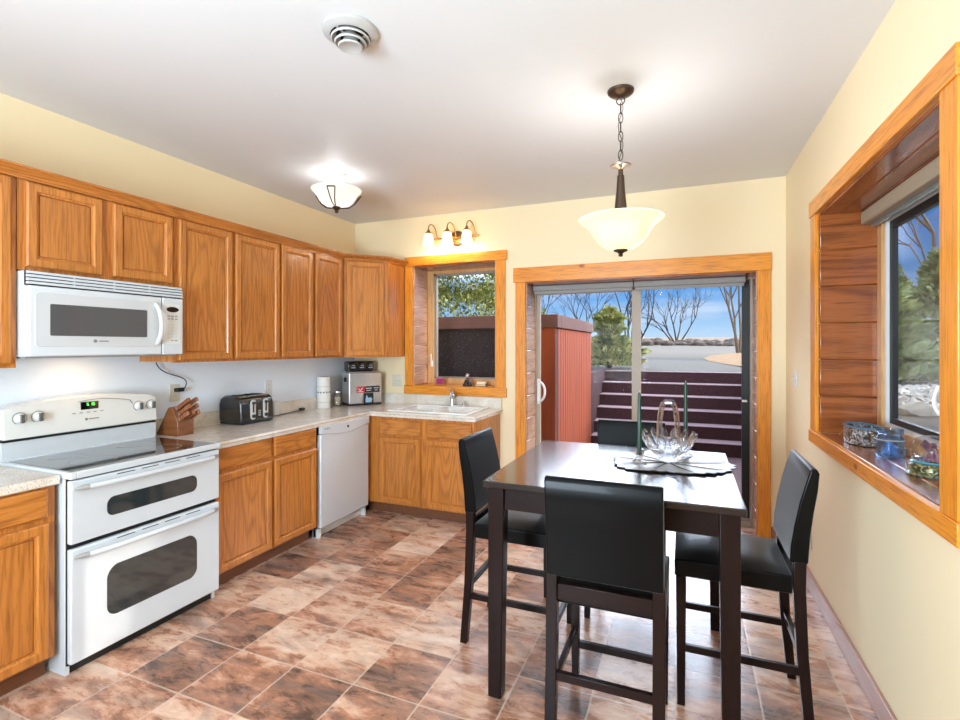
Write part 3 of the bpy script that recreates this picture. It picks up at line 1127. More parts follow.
def drawer_front(t, org, U, N, w, h, m, th=.02):
    U, N, O = Vector(U), Vector(N), Vector(org)
    V = Vector((0, 0, 1))

    def rect(i, n):
        return [O + U * a + V * b + N * n for a, b in ((i, i), (w - i, i), (w - i, h - i), (i, h - i))]
    loops = [rect(0, 0), rect(0, th - .007), rect(.009, th)]
    mb = MB()
    for L in loops:
        mb.v += L
    for k in range(2):
        for i in range(4):
            j = (i + 1) % 4
            mb.f.append((k * 4 + i, k * 4 + j, k * 4 + 4 + j, k * 4 + 4 + i))
            mb.sm.append(False)
    mb.f += [(0, 3, 2, 1), (8, 9, 10, 11)]
    mb.sm += [False, False]
    return t.part('drawer_front', mb, m, smooth_angle=.2)


UF = -2.90     # face of the wall cabinets
UX, NX = (0, 1, 0), (1, 0, 0)


def wall_cab(y0, y1, z0, z1, doors, label):
    t = T('wall_cabinet', label, 'cabinet', (LX + .16, (y0 + y1) / 2, z0), group='oak wall cabinets')
    t.part('carcass', MB().box(LX + .004, UF - .018, y0 + .001, y1 - .001, z0 + .004, z1), oak_v)
    mb = MB()
    st = .03
    mb.box(UF - .018, UF, y0 + .001, y0 + st, z0, z1).box(UF - .018, UF, y1 - st, y1 - .001, z0, z1)
    mb.box(UF - .018, UF, y0 + st, y1 - st, z1 - .05, z1).box(UF - .018, UF, y0 + st, y1 - st, z0, z0 + .03)
    ds = sorted(doors)
    for a, b in zip(ds, ds[1:]):
        mb.box(UF - .018, UF, a[1] - .015, b[0] + .015, z0 + .03, z1 - .05)
    t.part('face_frame', mb, oak_v)
    for a, b, c, d in doors:
        cab_door(t, (UF, a, c), UX, NX, b - a, d - c, oak_frame, oak_v)
    return t


ZT = 2.30
wall_cab(.45, 1.343, 1.38, ZT, [(.47, .885, 1.398, 2.266), (.91, 1.318, 1.398, 2.266)], 'tall oak wall cabinet at the left of the white microwave')
wall_cab(1.345, 2.123, 1.842, ZT, [(1.374, 1.708, 1.860, 2.264), (1.765, 2.103, 1.862, 2.264)], 'short two-door oak wall cabinet above the white microwave')
wall_cab(2.125, 2.983, 1.38, ZT, [(2.147, 2.537, 1.396, 2.266), (2.566, 2.970, 1.396, 2.266)], 'wide two-door oak wall cabinet to the right of the microwave, above the toaster')
wall_cab(2.985, 3.768, 1.38, ZT, [(2.995, 3.343, 1.396, 2.270), (3.378, 3.730, 1.396, 2.270)], 'two-door oak wall cabinet between the wide one and the diagonal corner one')
# diagonal corner cabinet
t = T('wall_cabinet', 'diagonal oak corner wall cabinet between the left wall and the window over the sink', 'cabinet', (-3.0, 4.2, 1.38), group='oak wall cabinets')
A_, B_ = Vector((UF, 3.77)), Vector((-2.61, 4.06))
foot = [(LX + .004, 3.77), (UF - .01, 3.77), (-2.612, 4.06 - .006), (-2.612, BY - .003), (LX + .004, BY - .003)]
t.part('carcass', MB().prism(foot, lambda u, v, k: (u, v, 1.384 if k == 0 else ZT)), oak_v)
dU = (B_ - A_).normalized()
dN = Vector((dU.y, -dU.x))
mb = MB()
Ld = (B_ - A_).length


def dq(a, n):
    q = A_ + dU * a + dN * n
    return (q.x, q.y)


for a, b, c, d in ((0, .03, 1.38, ZT), (Ld - .03, Ld, 1.38, ZT), (.03, Ld - .03, 1.38, 1.41), (.03, Ld - .03, ZT - .05, ZT)):
    p = [dq(a, -.012), dq(b, -.012), dq(b, .004), dq(a, .004)]
    mb.hexa([(*q, c) for q in p] + [(*q, d) for q in p])
t.part('face_frame', mb, oak_v)
q = dq(.022, .004)
cab_door(t, (q[0], q[1], 1.396), (dU.x, dU.y, 0), (dN.x, dN.y, 0), Ld - .06, .87, oak_frame, oak_v)
t.part('side_panel', MB().box(-2.612, -2.606, 4.062, BY - .03, 1.38, ZT), oak_v)

# crown moulding: a stepped profile swept along the cabinet tops
prof = [(0, 2.272), (.013, 2.272), (.013, 2.281), (.019, 2.283), (.021, 2.291), (.034, 2.302), (.046, 2.309), (.046, 2.313), (.056, 2.315), (.056, 2.324), (0, 2.324)]
path = [Vector((UF, .45)), Vector((UF, 3.77)), Vector((-2.61, 4.06)), Vector((-2.61, BY - .03))]
nrm = []
for i in range(4):
    dirs = []
    if i > 0:
        d = (path[i] - path[i - 1]).normalized()
        dirs.append(Vector((d.y, -d.x)))
    if i < 3:
        d = (path[i + 1] - path[i]).normalized()
        dirs.append(Vector((d.y, -d.x)))
    n = sum(dirs, Vector((0, 0))).normalized()
    nrm.append(n / max(.4, n.dot(dirs[0])))
mb = MB()
m_ = len(prof)
for i in range(4):
    for o_, z in prof:
        p = path[i] + nrm[i] * (o_ + .0015)
        mb.v.append(Vector((p.x, p.y, z)))
for i in range(3):
    for k in range(m_):
        j = (k + 1) % m_
        mb.f.append((i * m_ + k, i * m_ + j, (i + 1) * m_ + j, (i + 1) * m_ + k))
        mb.sm.append(False)
mb.f += [tuple(range(m_)), tuple(3 * m_ + k for k in range(m_))]
mb.sm += [False, False]
cr = struct('trim_12', mb, oak_y)

# base cabinets
BF = -2.605


def base_carcass(t, y0, y1):
    t.part('carcass', MB().box(LX + .004, BF - .018, y0 + .001, y1 - .001, .10, .864), oak_v)
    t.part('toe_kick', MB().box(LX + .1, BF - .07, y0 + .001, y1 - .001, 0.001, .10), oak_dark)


t = T('base_cabinet', 'oak base cabinet at the left of the white range', 'cabinet', (-2.9, .9, 0), group='oak base cabinets')
base_carcass(t, .3, 1.345)
mb = MB()
for a, b, c, d in ((.3, .34, .1, .864), (1.30, 1.345, .1, .864), (.80, .845, .1, .864), (.34, .80, .83, .864), (.845, 1.30, .83, .864), (.34, .80, .1, .13), (.845, 1.30, .1, .13), (.34, .80, .685, .73), (.845, 1.30, .685, .73)):
    mb.box(BF - .018, BF, a, b, c, d)
t.part('face_frame', mb, oak_v)
for a, b in ((.33, .815), (.835, 1.315)):
    drawer_front(t, (BF, a, .728), UX, NX, b - a, .128, oak_y)
    cab_door(t, (BF, a, .112), UX, NX, b - a, .592, oak_frame, oak_v)
t = T('base_cabinet', 'oak base cabinet with two drawers between the range and the dishwasher', 'cabinet', (-2.9, 2.59, 0), group='oak base cabinets')
base_carcass(t, 2.142, 3.058)
mb = MB()
for a, b, c, d in ((2.142, 2.175, .1, .864), (3.02, 3.058, .1, .864), (2.585, 2.635, .1, .864), (2.175, 2.585, .845, .864), (2.635, 3.02, .845, .864), (2.175, 2.585, .1, .13), (2.635, 3.02, .1, .13), (2.175, 2.585, .685, .74), (2.635, 3.02, .685, .74)):
    mb.box(BF - .018, BF, a, b, c, d)
t.part('face_frame', mb, oak_v)
for a, b in ((2.16, 2.597), (2.623, 3.04)):
    drawer_front(t, (BF, a, .73), UX, NX, b - a, .132, oak_y)
    cab_door(t, (BF, a, .112), UX, NX, b - a, .596, oak_frame, oak_v)
# sink base along the back wall
SF = 3.76
t = T('base_cabinet', 'oak sink base cabinet under the window, its end panel beside the leather chair', 'cabinet', (-2.1, 4.07, 0), group='oak base cabinets')
mb = MB().box(-2.60, -1.602, SF + .018, SF + .03, .10, .864).box(-2.60, -1.61, BY - .02, BY - .004, .1, .864).box(-2.60, -1.61, SF + .03, BY - .02, .1, .12)
t.part('carcass', mb, oak_v)
mb = MB()
for a, b, c, d in ((-2.605, -2.475, .1, .864), (-1.63, -1.595, .1, .864), (-2.095, -2.015, .1, .864), (-2.475, -2.095, .84, .864), (-2.015, -1.63, .84, .864),
                   (-2.475, -2.095, .1, .13), (-2.015, -1.63, .1, .13), (-2.475, -2.095, .67, .72), (-2.015, -1.63, .67, .72)):
    mb.box(a, b, SF, SF + .018, c, d)
t.part('face_frame', mb, oak_v)
for a, b in ((-2.492, -2.082), (-2.028, -1.612)):
    drawer_front(t, (a, SF, .708), (1, 0, 0), (0, -1, 0), b - a, .134, oak_x)
    cab_door(t, (a, SF, .112), (1, 0, 0), (0, -1, 0), b - a, .578, oak_frame, oak_v)
t.part('end_panel', MB().box(-1.602, -1.592, SF + .005, BY - .005, .001, .864), oak_v)
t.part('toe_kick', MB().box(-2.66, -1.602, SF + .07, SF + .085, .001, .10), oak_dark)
# corner filler beside the dishwasher
solo('corner_filler', MB().box(-3.2, BF - .002, 3.715, SF + .04, .1, .862).box(-3.2, BF - .07, 3.715, SF + .04, .001, .1), oak_v, 'narrow oak filler post in the corner between dishwasher and sink base', 'filler', (-2.7, 3.74, 0))

# worktops
t = T('countertop', 'short length of speckled countertop at the left of the range', 'countertop', (-2.9, .83, .866))
t.part('top', MB().box(LX + .004, -2.58, .3, 1.357, .866, .906), counter_m, bevel=.006)
t.part('backsplash', MB().box(LX + .004, LX + .024, .3, 1.357, .906, 1.0), counter_m, bevel=.003)
t = T('countertop', 'L-shaped speckled countertop running from the range round to the sink', 'countertop', (-2.9, 3.2, .866))
CE, CR = 3.735, -1.572
hx0, hx1, hy0, hy1 = -2.40, -1.74, 3.86, 4.24
pts = [(LX + .004, 2.142), (-2.58, 2.142), (-2.58, CE), (CR, CE), (CR, BY - .002), (LX + .004, BY - .002)]
mb = MB()
# built as a slab with the sink hole left open
for a in (((LX + .004, -2.58), (2.142, CE)), ((LX + .004, hx0), (CE, BY - .002)), ((hx1, CR), (CE, BY - .002)), ((hx0, hx1), (CE, hy0)), ((hx0, hx1), (hy1, BY - .002))):
    mb.box(a[0][0], a[0][1], a[1][0], a[1][1], .866, .906)
t.part('top', mb, counter_m)
t.part('front_edge', MB().tube([(-2.58, 2.143, .896), (-2.58, CE, .896)], .0098, 10).tube([(-2.58, CE, .896), (CR, CE, .896)], .0098, 10).tube([(CR, CE, .896), (CR, BY - .01, .896)], .0098, 10), counter_m)
t.part('backsplash', MB().box(LX + .004, LX + .024, 2.142, BY - .002, .906, 1.003).box(LX + .024, CR, BY - .024, BY - .002, .906, 1.003), counter_m)

# sink and faucet
t = T('kitchen_sink', 'white double-bowl sink set into the countertop under the window', 'sink', (-2.06, 4.06, .906))
mb = MB()
rx0, rx1, ry0, ry1, rz = -2.45, -1.68, 3.80, 4.34, .918
mb.box(rx0, rx1, ry0, hy0 + .01, .9065, rz).box(rx0, rx1, hy1 - .01, ry1, .9065, rz).box(rx0, hx0 + .01, hy0, hy1, .9065, rz).box(hx1 - .01, rx1, hy0, hy1, .9065, rz).box(-2.085, -2.055, hy0, hy1, .9065, rz - .004)
t.part('rim', mb, sink_m, bevel=.004)
for a, b in ((hx0 + .002, -2.085), (-2.055, hx1 - .002)):
    mb = MB()
    z0, z1, s = .75, .91, .03
    c, d = hy0 + .002, hy1 - .002
    top = [(a, c, z1), (b, c, z1), (b, d, z1), (a, d, z1)]
    bot = [(a + s, c + s, z0), (b - s, c + s, z0), (b - s, d - s, z0), (a + s, d - s, z0)]
    mb.add(top + bot, [(0, 1, 5, 4), (1, 2, 6, 5), (2, 3, 7, 6), (3, 0, 4, 7), (4, 5, 6, 7)])
    bw = t.part('bowl', mb, sink_m)
    t.part('drain', MB().lathe([(.001, 0), (.04, 0), (.04, .004), (.001, .006)], ((a + b) / 2, (c + d) / 2, z0 + .001), 20), chrome, bw, 'chrome drain')
faucet_x = .045
t = T('faucet', 'chrome single-lever faucet behind the white sink', 'faucet', (-2.07, 4.295, .918))
mb = MB().prism(rrect(.25, .055, .026), lambda u, v, k: (-2.07 + u, 4.295 + v, .9185 + k * .01))
t.part('base_plate', mb, chrome)
mb = MB().lathe([(.026, .928), (.024, .96), (.021, 1.0), (.024, 1.03), (.017, 1.05), (.004, 1.056)], (-2.09, 4.295, 0), 20)
t.part('body', mb, chrome)
mb = MB().tube(bez((-2.085, 4.285, 1.0), (-2.04, 4.2, 1.06), (-1.99, 4.12, 1.05), (-1.98, 4.08, 1.03), 10), [.014] * 8 + [.014, .015, .015], 10)
t.part('spout', mb, chrome)
mb = MB().tube([(-2.09, 4.295, 1.05), (-2.10, 4.27, 1.075), (-2.115, 4.22, 1.095)], [.011, .009, .007], 8)
t.part('lever', mb, chrome)
t.part('spray_cap', MB().lathe([(.018, .9285), (.02, .935), (.012, .95), (.014, .965)], (-1.97, 4.295, 0), 16), chrome)

t.o.location.x += faucet_x

# ------------------------------------------------------------------ dishwasher
t = T('dishwasher', 'white built-in dishwasher between the drawers and the corner', 'dishwasher', (-2.85, 3.39, 0))
y0, y1 = 3.068, 3.708
t.part('tub', MB().box(-3.15, -2.62, y0, y1, .08, .86), shadow_gap)
t.part('door', MB().box(-2.618, -2.578, y0 + .01, y1 - .008, .085, .80), enamel, bevel=.006)
pts = [(y0 + .01, .866), (y1 - .008, .866), (y1 - .008, .806)]
for k in range(13):
    f = k / 12
    pts.append((y1 - .05 - (y1 - y0 - .09) * f, .806 - .028 * math.sin(PI * f)))
pts.append((y0 + .01, .806))
t.part('control_panel', MB().prism(pts, lambda u, v, k: (-2.60 + .032 * k, u, v)), enamel, bevel=.003)
t.part('latch', MB().ball((-2.568, 3.40, .825), .011, 12, 8, (.5, 1.1, 1)), dark_plastic)
for k in range(3):
    t.part('button', MB().lathe([(.005, 0), (.005, .004)], (-2.568, 3.12 + .022 * k, .842), 10, Matrix.Rotation(PI / 2, 3, 'Y')), grey_plastic)
t.part('toe_panel', MB().box(-2.66, -2.635, y0 + .02, y1 - .02, .005, .078).box(-2.665, -2.60, y0 + .02, y0 + .04, .001, .075).box(-2.665, -2.60, y1 - .04, y1 - .02, .001, .075), white_plastic)

# ------------------------------------------------------------------ range
t = T('range', 'white freestanding double-oven range with a black glass cooktop', 'range', (-2.85, 1.745, 0))
y0, y1 = 1.366, 2.139
t.part('body', MB().box(-3.18, -2.57, y0, y0 + .02, 0.0, .884).box(-3.18, -2.57, y1 - .02, y1, 0.0, .884).box(-3.18, -2.58, y0 + .02, y1 - .02, .06, .884), enamel, bevel=.002)
t.part('kick_plate', MB().box(-2.62, -2.578, y0 + .022, y1 - .022, .002, .056), shadow_gap, label='black recessed kick plate')
t.part('gap_strips', MB().box(-2.57, -2.562, y0 + .004, y1 - .004, .045, .884), shadow_gap)
mb = MB()
mb.box(-3.14, -2.522, y0 - .002, y0 + .022, .886, .916).box(-3.14, -2.522, y1 - .022, y1 + .002, .886, .916).box(-2.548, -2.522, y0 + .022, y1 - .022, .886, .916).box(-3.14, -3.06, y0 + .022, y1 - .022, .886, .916).box(-3.06, -2.548, y0 + .022, y1 - .022, .886, .90)
ct = t.part('cooktop', mb, enamel, bevel=.003)
t.part('glass_surface', MB().box(-3.059, -2.549, y0 + .023, y1 - .023, .9005, .9165), black_glass, ct)
for cx, cy, r in ((-2.72, 1.57, .10), (-2.70, 1.92, .085), (-2.93, 1.57, .08), (-2.93, 1.92, .10)):
    t.part('burner_ring', MB().lathe([(r, .9166), (r, .9169), (r - .003, .9169), (r - .003, .9166)], (cx, cy, 0), 40, cap=False), grey_plastic, ct)


def oven_window(zb, zt, ya, yb, arch, x):
    w_, h_ = yb - ya, zt - zb
    pts = []
    for u, v in rrect(w_, h_, min(.045, h_ * .36), 6):
        f = u / (w_ / 2)
        v += (arch * (1 - f * f)) * (v / (h_ / 2) if v > 0 else .25 * v / (h_ / 2))
        pts.append(((ya + yb) / 2 + u, (zb + zt) / 2 + v))
    return MB().prism(pts, lambda u, v, k: (x + .003 * k, u, v))


def oven_door(z0, z1, zb, zt, arch):
    mb = MB().box(-2.56, -2.53, y0 + .002, y1 - .002, z0, z1)
    d = t.part('oven_door', mb, enamel, bevel=.007, seg=3)
    t.part('oven_window', oven_window(zb, zt, 1.519, 1.99, arch, -2.5315), oven_glass, d, bevel=.001)
    zh = z1 - .035
    hb = MB()
    ya, yb = y0 + .012, y1 - .006
    hb.tube([(-2.512, ya + .05, zh), (-2.50, ya + .12, zh), (-2.498, (ya + yb) / 2, zh), (-2.50, yb - .12, zh), (-2.512, yb - .05, zh)], .0125, 10)
    h_ = t.part('handle', hb, enamel, d)
    for yy, s in ((ya, 1), (yb, -1)):
        t.part('handle_end', MB().tube([(-2.531, yy + s * .004, zh - .004), (-2.517, yy + s * .03, zh), (-2.510, yy + s * .055, zh)], [.006, .012, .0127], 10), grey_plastic, h_ and d, 'grey handle end')
    mb = MB()
    for k in range(4):
        a = 1.565 + k * .12
        mb.box(-2.531, -2.5292, a, a + .085, z1 - .0135, z1 - .0095)
    t.part('vent_slots', mb, shadow_gap, d)


oven_door(.592, .878, .675, .762, .012)
oven_door(.056, .570, .20, .425, .035)
# backguard
mb = MB()
arch = lambda y: 1.178 + .03 * (1 - ((y - (y0 + y1) / 2) / ((y1 - y0) / 2)) ** 2)
ys_ = [y0 + .002 + (y1 - y0 - .004) * k / 16 for k in range(17)]
pts = [(y0 + .002, 1.02)] + [(y, arch(y) - (.012 if k in (0, 16) else 0)) for k, y in enumerate(ys_)] + [(y1 - .002, 1.02)]
bg = t.part('backguard', MB().prism(pts, lambda u, v, k: (-3.185 if k == 0 else -3.062 - (v - 1.02) * .12, u, v)), enamel_warm, bevel=.008, seg=3)
t.part('backguard_base', MB().box(-3.185, -3.082, y0 + .002, y1 - .002, .9, 1.008), enamel)
t.part('gap_strip', MB().box(-3.185, -3.076, y0 + .006, y1 - .006, 1.007, 1.021), shadow_gap)
fx_ = lambda z: -3.062 - (z - 1.02) * .12
Mx = Matrix.Rotation(PI / 2, 3, 'Y')
for yk in (1.437, 1.514, 2.024, 2.100):
    zk = 1.12
    kb = t.part('knob', MB().lathe([(.026, 0), (.026, .006), (.021, .008), (.019, .022), (.016, .024)], (fx_(zk), yk, zk), 24, Mx), enamel_warm, bg)
    t.part('skirt', MB().lathe([(.031, 0), (.031, .003), (.026, .0032), (.026, 0)], (fx_(zk), yk, zk), 28, Mx, cap=False), grey_plastic, kb, 'grey skirt ring')
    t.part('grip', MB().box(fx_(zk) + .02, fx_(zk) + .036, yk - .007, yk + .007, zk - .02, zk + .02), plain('knob_grip', (92, 90, 88), .35), kb, 'grey grip')
dz = 1.152
t.part('display', MB().box(fx_(dz) - .006, fx_(dz) + .004, 1.712, 1.80, dz - .021, dz + .021), black_glass, bg)
mb = MB()
SEG = {'a': (0, 1, 1, 1), 'b': (1, .5, 1, 1), 'c': (1, 0, 1, .5), 'd': (0, 0, 1, 0), 'e': (0, 0, 0, .5), 'f': (0, .5, 0, 1), 'g': (0, .5, 1, .5)}
for n_, segs in enumerate(('acdfg', 'bc', 'acdefg')):
    oy = 1.742 + n_ * .013 + (.004 if n_ else 0)
    for s in segs:
        a, b, c, d = SEG[s]
        mb.box(fx_(dz) + .004, fx_(dz) + .0052, oy + a * .008 - .0008, oy + c * .008 + .0008, dz + .0 + b * .014 - .0008, dz + .0 + d * .014 + .0008)
t.part('clock_digits', mb, led_green, bg, 'green glowing clock digits')
mb = MB().tube([(fx_(1.15) + .002, 1.70 + .29 * k / 20, 1.158 + .026 * math.sin(PI * (.25 + .75 * k / 20)) - (.02 if k > 19 else 0)) for k in range(21)], .0018, 6)
t.part('panel_outline', mb, grey_plastic, bg)
mb = MB()
for k in range(5):
    t.part('key_marking', MB().box(fx_(1.115), fx_(1.115) + .0022, 1.67 + .035 * k, 1.685 + .035 * k, 1.113, 1.117), band_m, bg)
mb = MB()
mb.lathe([(.007, 0), (.007, .0012)], (fx_(1.078) + .0022, 1.735, 1.078), 14, Mx)
mb.box(fx_(1.078) + .0005, fx_(1.078) + .003, 1.748, 1.80, 1.0755, 1.0805)
t.part('logo', mb, band_m, bg)

# ------------------------------------------------------------------ microwave
t = T('microwave', 'white over-the-range microwave mounted above the range', 'microwave', (-3.0, 1.73, 1.43))
y0, y1 = 1.348, 2.118
t.part('body', MB().box(-3.205, -2.845, y0, y1, 1.432, 1.836), enamel, bevel=.003)
t.part('underside', MB().box(-3.19, -2.86, y0 + .01, y1 - .01, 1.424, 1.4325), grey_plastic)
vg = t.part('vent_grille', MB().box(-2.846, -2.832, y0, y1, 1.768, 1.836), dark_plastic)
mb = MB()
for k in range(4):
    z = 1.772 + k * .0165
    mb.hexa([(-2.84, y0, z), (-2.808 - k * .003, y0, z), (-2.808 - k * .003, y1, z), (-2.84, y1, z), (-2.84, y0, z + .0125), (-2.816 - k * .003, y0, z + .0125), (-2.816 - k * .003, y1, z + .0125), (-2.84, y1, z + .0125)])
for yy in (1.54, 1.73, 1.92):
    mb.box(-2.838, -2.822, yy, yy + .006, 1.772, 1.832)
t.part('slats', mb, enamel, vg)
d = t.part('door', MB().box(-2.844, -2.81, y0, 1.986, 1.433, 1.766), enamel, bevel=.008, seg=3)
t.part('door_panel', MB().prism(rrect(.60, .255, .02), lambda u, v, k: (-2.811 + .0035 * k, 1.672 + u, 1.607 + v)), plain('satin_door_panel', (198, 200, 203), .3, coat=.2), d, bevel=.0015)
t.part('door_window', MB().prism(rrect(.464, .152, .006), lambda u, v, k: (-2.809 + .0035 * k, 1.664 + u, 1.608 + v)), micro_glass, d)
hb = MB().tube(bez((-2.812, 1.948, 1.725), (-2.755, 1.952, 1.69), (-2.755, 1.96, 1.53), (-2.812, 1.956, 1.495), 14), [.010, .012, .013] + [.013] * 9 + [.013, .012, .010], 10)
t.part('handle', hb, plain('grey_white_handle', (204, 202, 198), .3), d)
mb = MB().lathe([(.009, 0), (.009, .001)], (-2.8073, 1.63, 1.508), 16, Mx).box(-2.8075, -2.8062, 1.648, 1.695, 1.505, 1.511)
t.part('logo', mb, band_m, d)
cp = t.part('control_panel', MB().box(-2.844, -2.81, 1.990, y1, 1.433, 1.766), enamel, bevel=.006)
t.part('keypad', MB().prism(rrect(.10, .235, .01), lambda u, v, k: (-2.811 + .002 * k, 2.05 + u, 1.612 + v)), white_plastic, cp)
el = [(.038 * math.cos(2 * PI * k / 24), .016 * math.sin(2 * PI * k / 24)) for k in range(24)]
t.part('display', MB().prism(el, lambda u, v, k: (-2.809 + .002 * k, 2.05 + u, 1.698 + v)), black_glass, cp)
for r_ in range(2):
    for c_ in range(3):
        t.part('button', MB().box(-2.81, -2.807, 2.017 + c_ * .024, 2.032 + c_ * .024, 1.655 - r_ * .016, 1.662 - r_ * .016), grey_plastic, cp)
for c_ in range(2):
    t.part('button', MB().box(-2.81, -2.807, 2.04 + c_ * .024, 2.056 + c_ * .024, 1.512, 1.519), grey_plastic, cp)
mb = MB()
for r_ in range(5):
    for c_ in range(3):
        mb.box(-2.81, -2.8084, 2.019 + c_ * .024, 2.032 + c_ * .024, 1.534 + r_ * .018, 1.538 + r_ * .018)
t.part('key_print', mb, plain('pale_print', (200, 198, 194), .4), cp)
hl = light('hood_lamp', 'AREA', (-3.04, 1.73, 1.42), .5, (1, .66, .36), .16, .07, aim=(-3.09, 1.73, 1.0))

# ------------------------------------------------------------------ things on the counter
CT = .9062
t = T('knife_block', 'dark slanted wooden knife block beside the range', 'knife block', (-3.09, 2.285, CT))
pts = [(-3.19, CT), (-2.99, CT), (-2.99, CT + .092), (-3.045, CT + .187), (-3.078, CT + .18)]
t.part('block', MB().prism(pts, lambda u, v, k: (u, 2.215 + .115 * k, v)), walnut, bevel=.003)
n_ = Vector((.862, 0, .507))
s_ = Vector((-.507, 0, .862))
c0 = Vector((-2.99, 0, CT + .092))
words = ['lowest row, near the range', 'lowest row, middle', 'lowest row, far side', 'second row, near the range', 'second row, far side', 'top row, near the range', 'top row, far side']
k = 0
for row, ysl in ((.016, (2.235, 2.272, 2.309)), (.052, (2.245, 2.298)), (.09, (2.245, 2.298))):
    for yy in ysl:
        a = c0 + s_ * row + Vector((0, yy, 0))
        L = .085 + .022 * (row > .02) + .015 * (row > .06)
        kt = T('knife', 'wooden-handled knife in the block, ' + words[k], 'knife', a + n_ * .001, group='knives in the wooden block')
        kt.part('handle', MB().bar(a + n_ * .012, a + n_ * (L + .012), .018, .028, (-.507, 0, .862)), handle_wood, bevel=.004)
        kt.part('bolster', MB().bar(a + n_ * .001, a + n_ * .012, .012, .022, (-.507, 0, .862)), steel)
        mb = MB()
        for q in (.3, .7):
            p = a + n_ * (.012 + L * q)
            mb.tube([p - Vector((0, .0096, 0)), p + Vector((0, .0096, 0))], .003, 8)
        kt.part('rivets', mb, steel)
        k += 1

t = T('toaster', 'black four-slice toaster with two silver lever panels', 'toaster', (-3.10, 2.89, CT))
toaster_root = t.o
t.part('base', MB().box(-3.185, -2.995, 2.75, 3.04, CT + .004, CT + .02), dark_plastic, bevel=.004)
pr = [(-3.19, .0), (-2.99, .0), (-2.995, .13), (-3.01, .172), (-3.04, .188), (-3.15, .188), (-3.18, .172), (-3.192, .13)]
t.part('shell', MB().prism(pr, lambda u, v, k: (u, 2.745 + .30 * k, CT + .018 + v)), black_toaster, bevel=.014, seg=4)
t.part('feet', MB().lathe([(.01, 0), (.01, .008)], (-3.17, 2.78, CT), 10).lathe([(.01, 0), (.01, .008)], (-3.01, 2.78, CT), 10).lathe([(.01, 0), (.01, .008)], (-3.17, 3.01, CT), 10).lathe([(.01, 0), (.01, .008)], (-3.01, 3.01, CT), 10), dark_plastic)
for a, b in ((2.775, 2.795), (2.83, 2.85), (2.94, 2.96), (2.995, 3.015)):
    t.part('slot', MB().box(-3.165, -3.035, a, b, CT + .2035, CT + .2075), shadow_gap)
t.part('top_plate', MB().box(-3.17, -3.03, 2.765, 3.025, CT + .203, CT + .206), steel)
for yc in (2.845, 2.96):
    xf = -2.989
    mb = MB().prism(rrect(.042, .145, .02), lambda u, v, k: (xf - .004 + .008 * k, yc + u, CT + .105 + v))
    lp = t.part('lever_panel', mb, plain('silver_plastic', (214, 212, 208), .3, .2), label='silver lever panel')
    t.part('lever_slot', MB().box(xf + .003, xf + .006, yc - .006, yc + .006, CT + .085, CT + .165), shadow_gap, lp)
    t.part('lever', MB().box(xf + .004, xf + .024, yc - .015, yc + .015, CT + .148, CT + .162), dark_plastic, lp, bevel=.003)
    t.part('dial', MB().lathe([(.014, 0), (.014, .01), (.011, .013)], (xf + .004, yc, CT + .058), 18, Mx), dark_plastic, lp)
for k_ in range(3):
    t.part('button', MB().box(xf - .002, xf + .005, 2.893, 2.912, CT + .055 + k_ * .016, CT + .064 + k_ * .016), grey_plastic)
toaster_root.location = (-3.088, 2.838, CT)
toaster_root.scale = (1.13, 1.04, 1.0)
solo('white_carton', MB().box(-3.193, -3.143, 3.185, 3.24, CT, CT + .12), white_plastic, 'plain white upright carton just beyond the right end of the toaster', 'carton', (-3.168, 3.212, CT), bevel=.006)
mb = MB().tube(bez((-3.125, 3.10, CT + .006), (-3.10, 3.2, CT + .005), (-3.13, 3.32, CT + .005), (-3.17, 3.52, CT + .01), 14), .004, 6)
t = T('power_cord', 'black power cord lying along the backsplash behind the toaster', 'cord', (-3.17, 3.3, CT))
t.part('cable', mb, dark_plastic)
t.part('plug', MB().box(-3.185, -3.155, 3.51, 3.56, CT, CT + .026), dark_plastic, bevel=.005)

t = T('canister', 'tall white tin canister with a printed grey band', 'canister', (-3.135, 3.785, CT))
t.part('tin', MB().lathe([(.058, 0), (.06, .004), (.06, .28), (.058, .284), (.001, .286)], (-3.135, 3.785, CT), 32), paper_white)
t.part('lid', MB().lathe([(.0615, .252), (.0615, .286), (.057, .291), (.001, .293)], (-3.135, 3.785, CT), 32), paper_white)
mb = MB()
for k_ in range(14):
    a = 2 * PI * k_ / 14
    mb.bar((-3.135 + .0602 * math.cos(a), 3.785 + .0602 * math.sin(a), CT + .140), (-3.135 + .0602 * math.cos(a), 3.785 + .0602 * math.sin(a), CT + .154), .014, .003, (math.cos(a), math.sin(a), 0))
for z in (.055, .2):
    mb.lathe([(.0602, z), (.0608, z + .001), (.0602, z + .002)], (-3.135, 3.785, CT), 32, cap=False)
t.part('printed_band', mb, band_m)
t = T('storage_jar', 'small clear jar of pale crackers between the canister and the steel bin', 'jar', (-3.12, 3.965, CT))
t.part('glass', MB().lathe([(.034, 0), (.038, .01), (.038, .10), (.03, .118), (.03, .128), (.027, .128), (.027, .116), (.035, .098), (.035, .006), (.001, .005)], (-3.12, 3.965, CT), 24), thin_glass)
t.part('contents', MB().lathe([(.033, .008), (.033, .085), (.02, .095), (.001, .096)], (-3.12, 3.965, CT), 20), plain('cracker', (214, 192, 164), .8, tex=.3, tscale=90))
t.part('lid', MB().lathe([(.033, .128), (.033, .14), (.001, .142)], (-3.12, 3.965, CT), 24), steel)

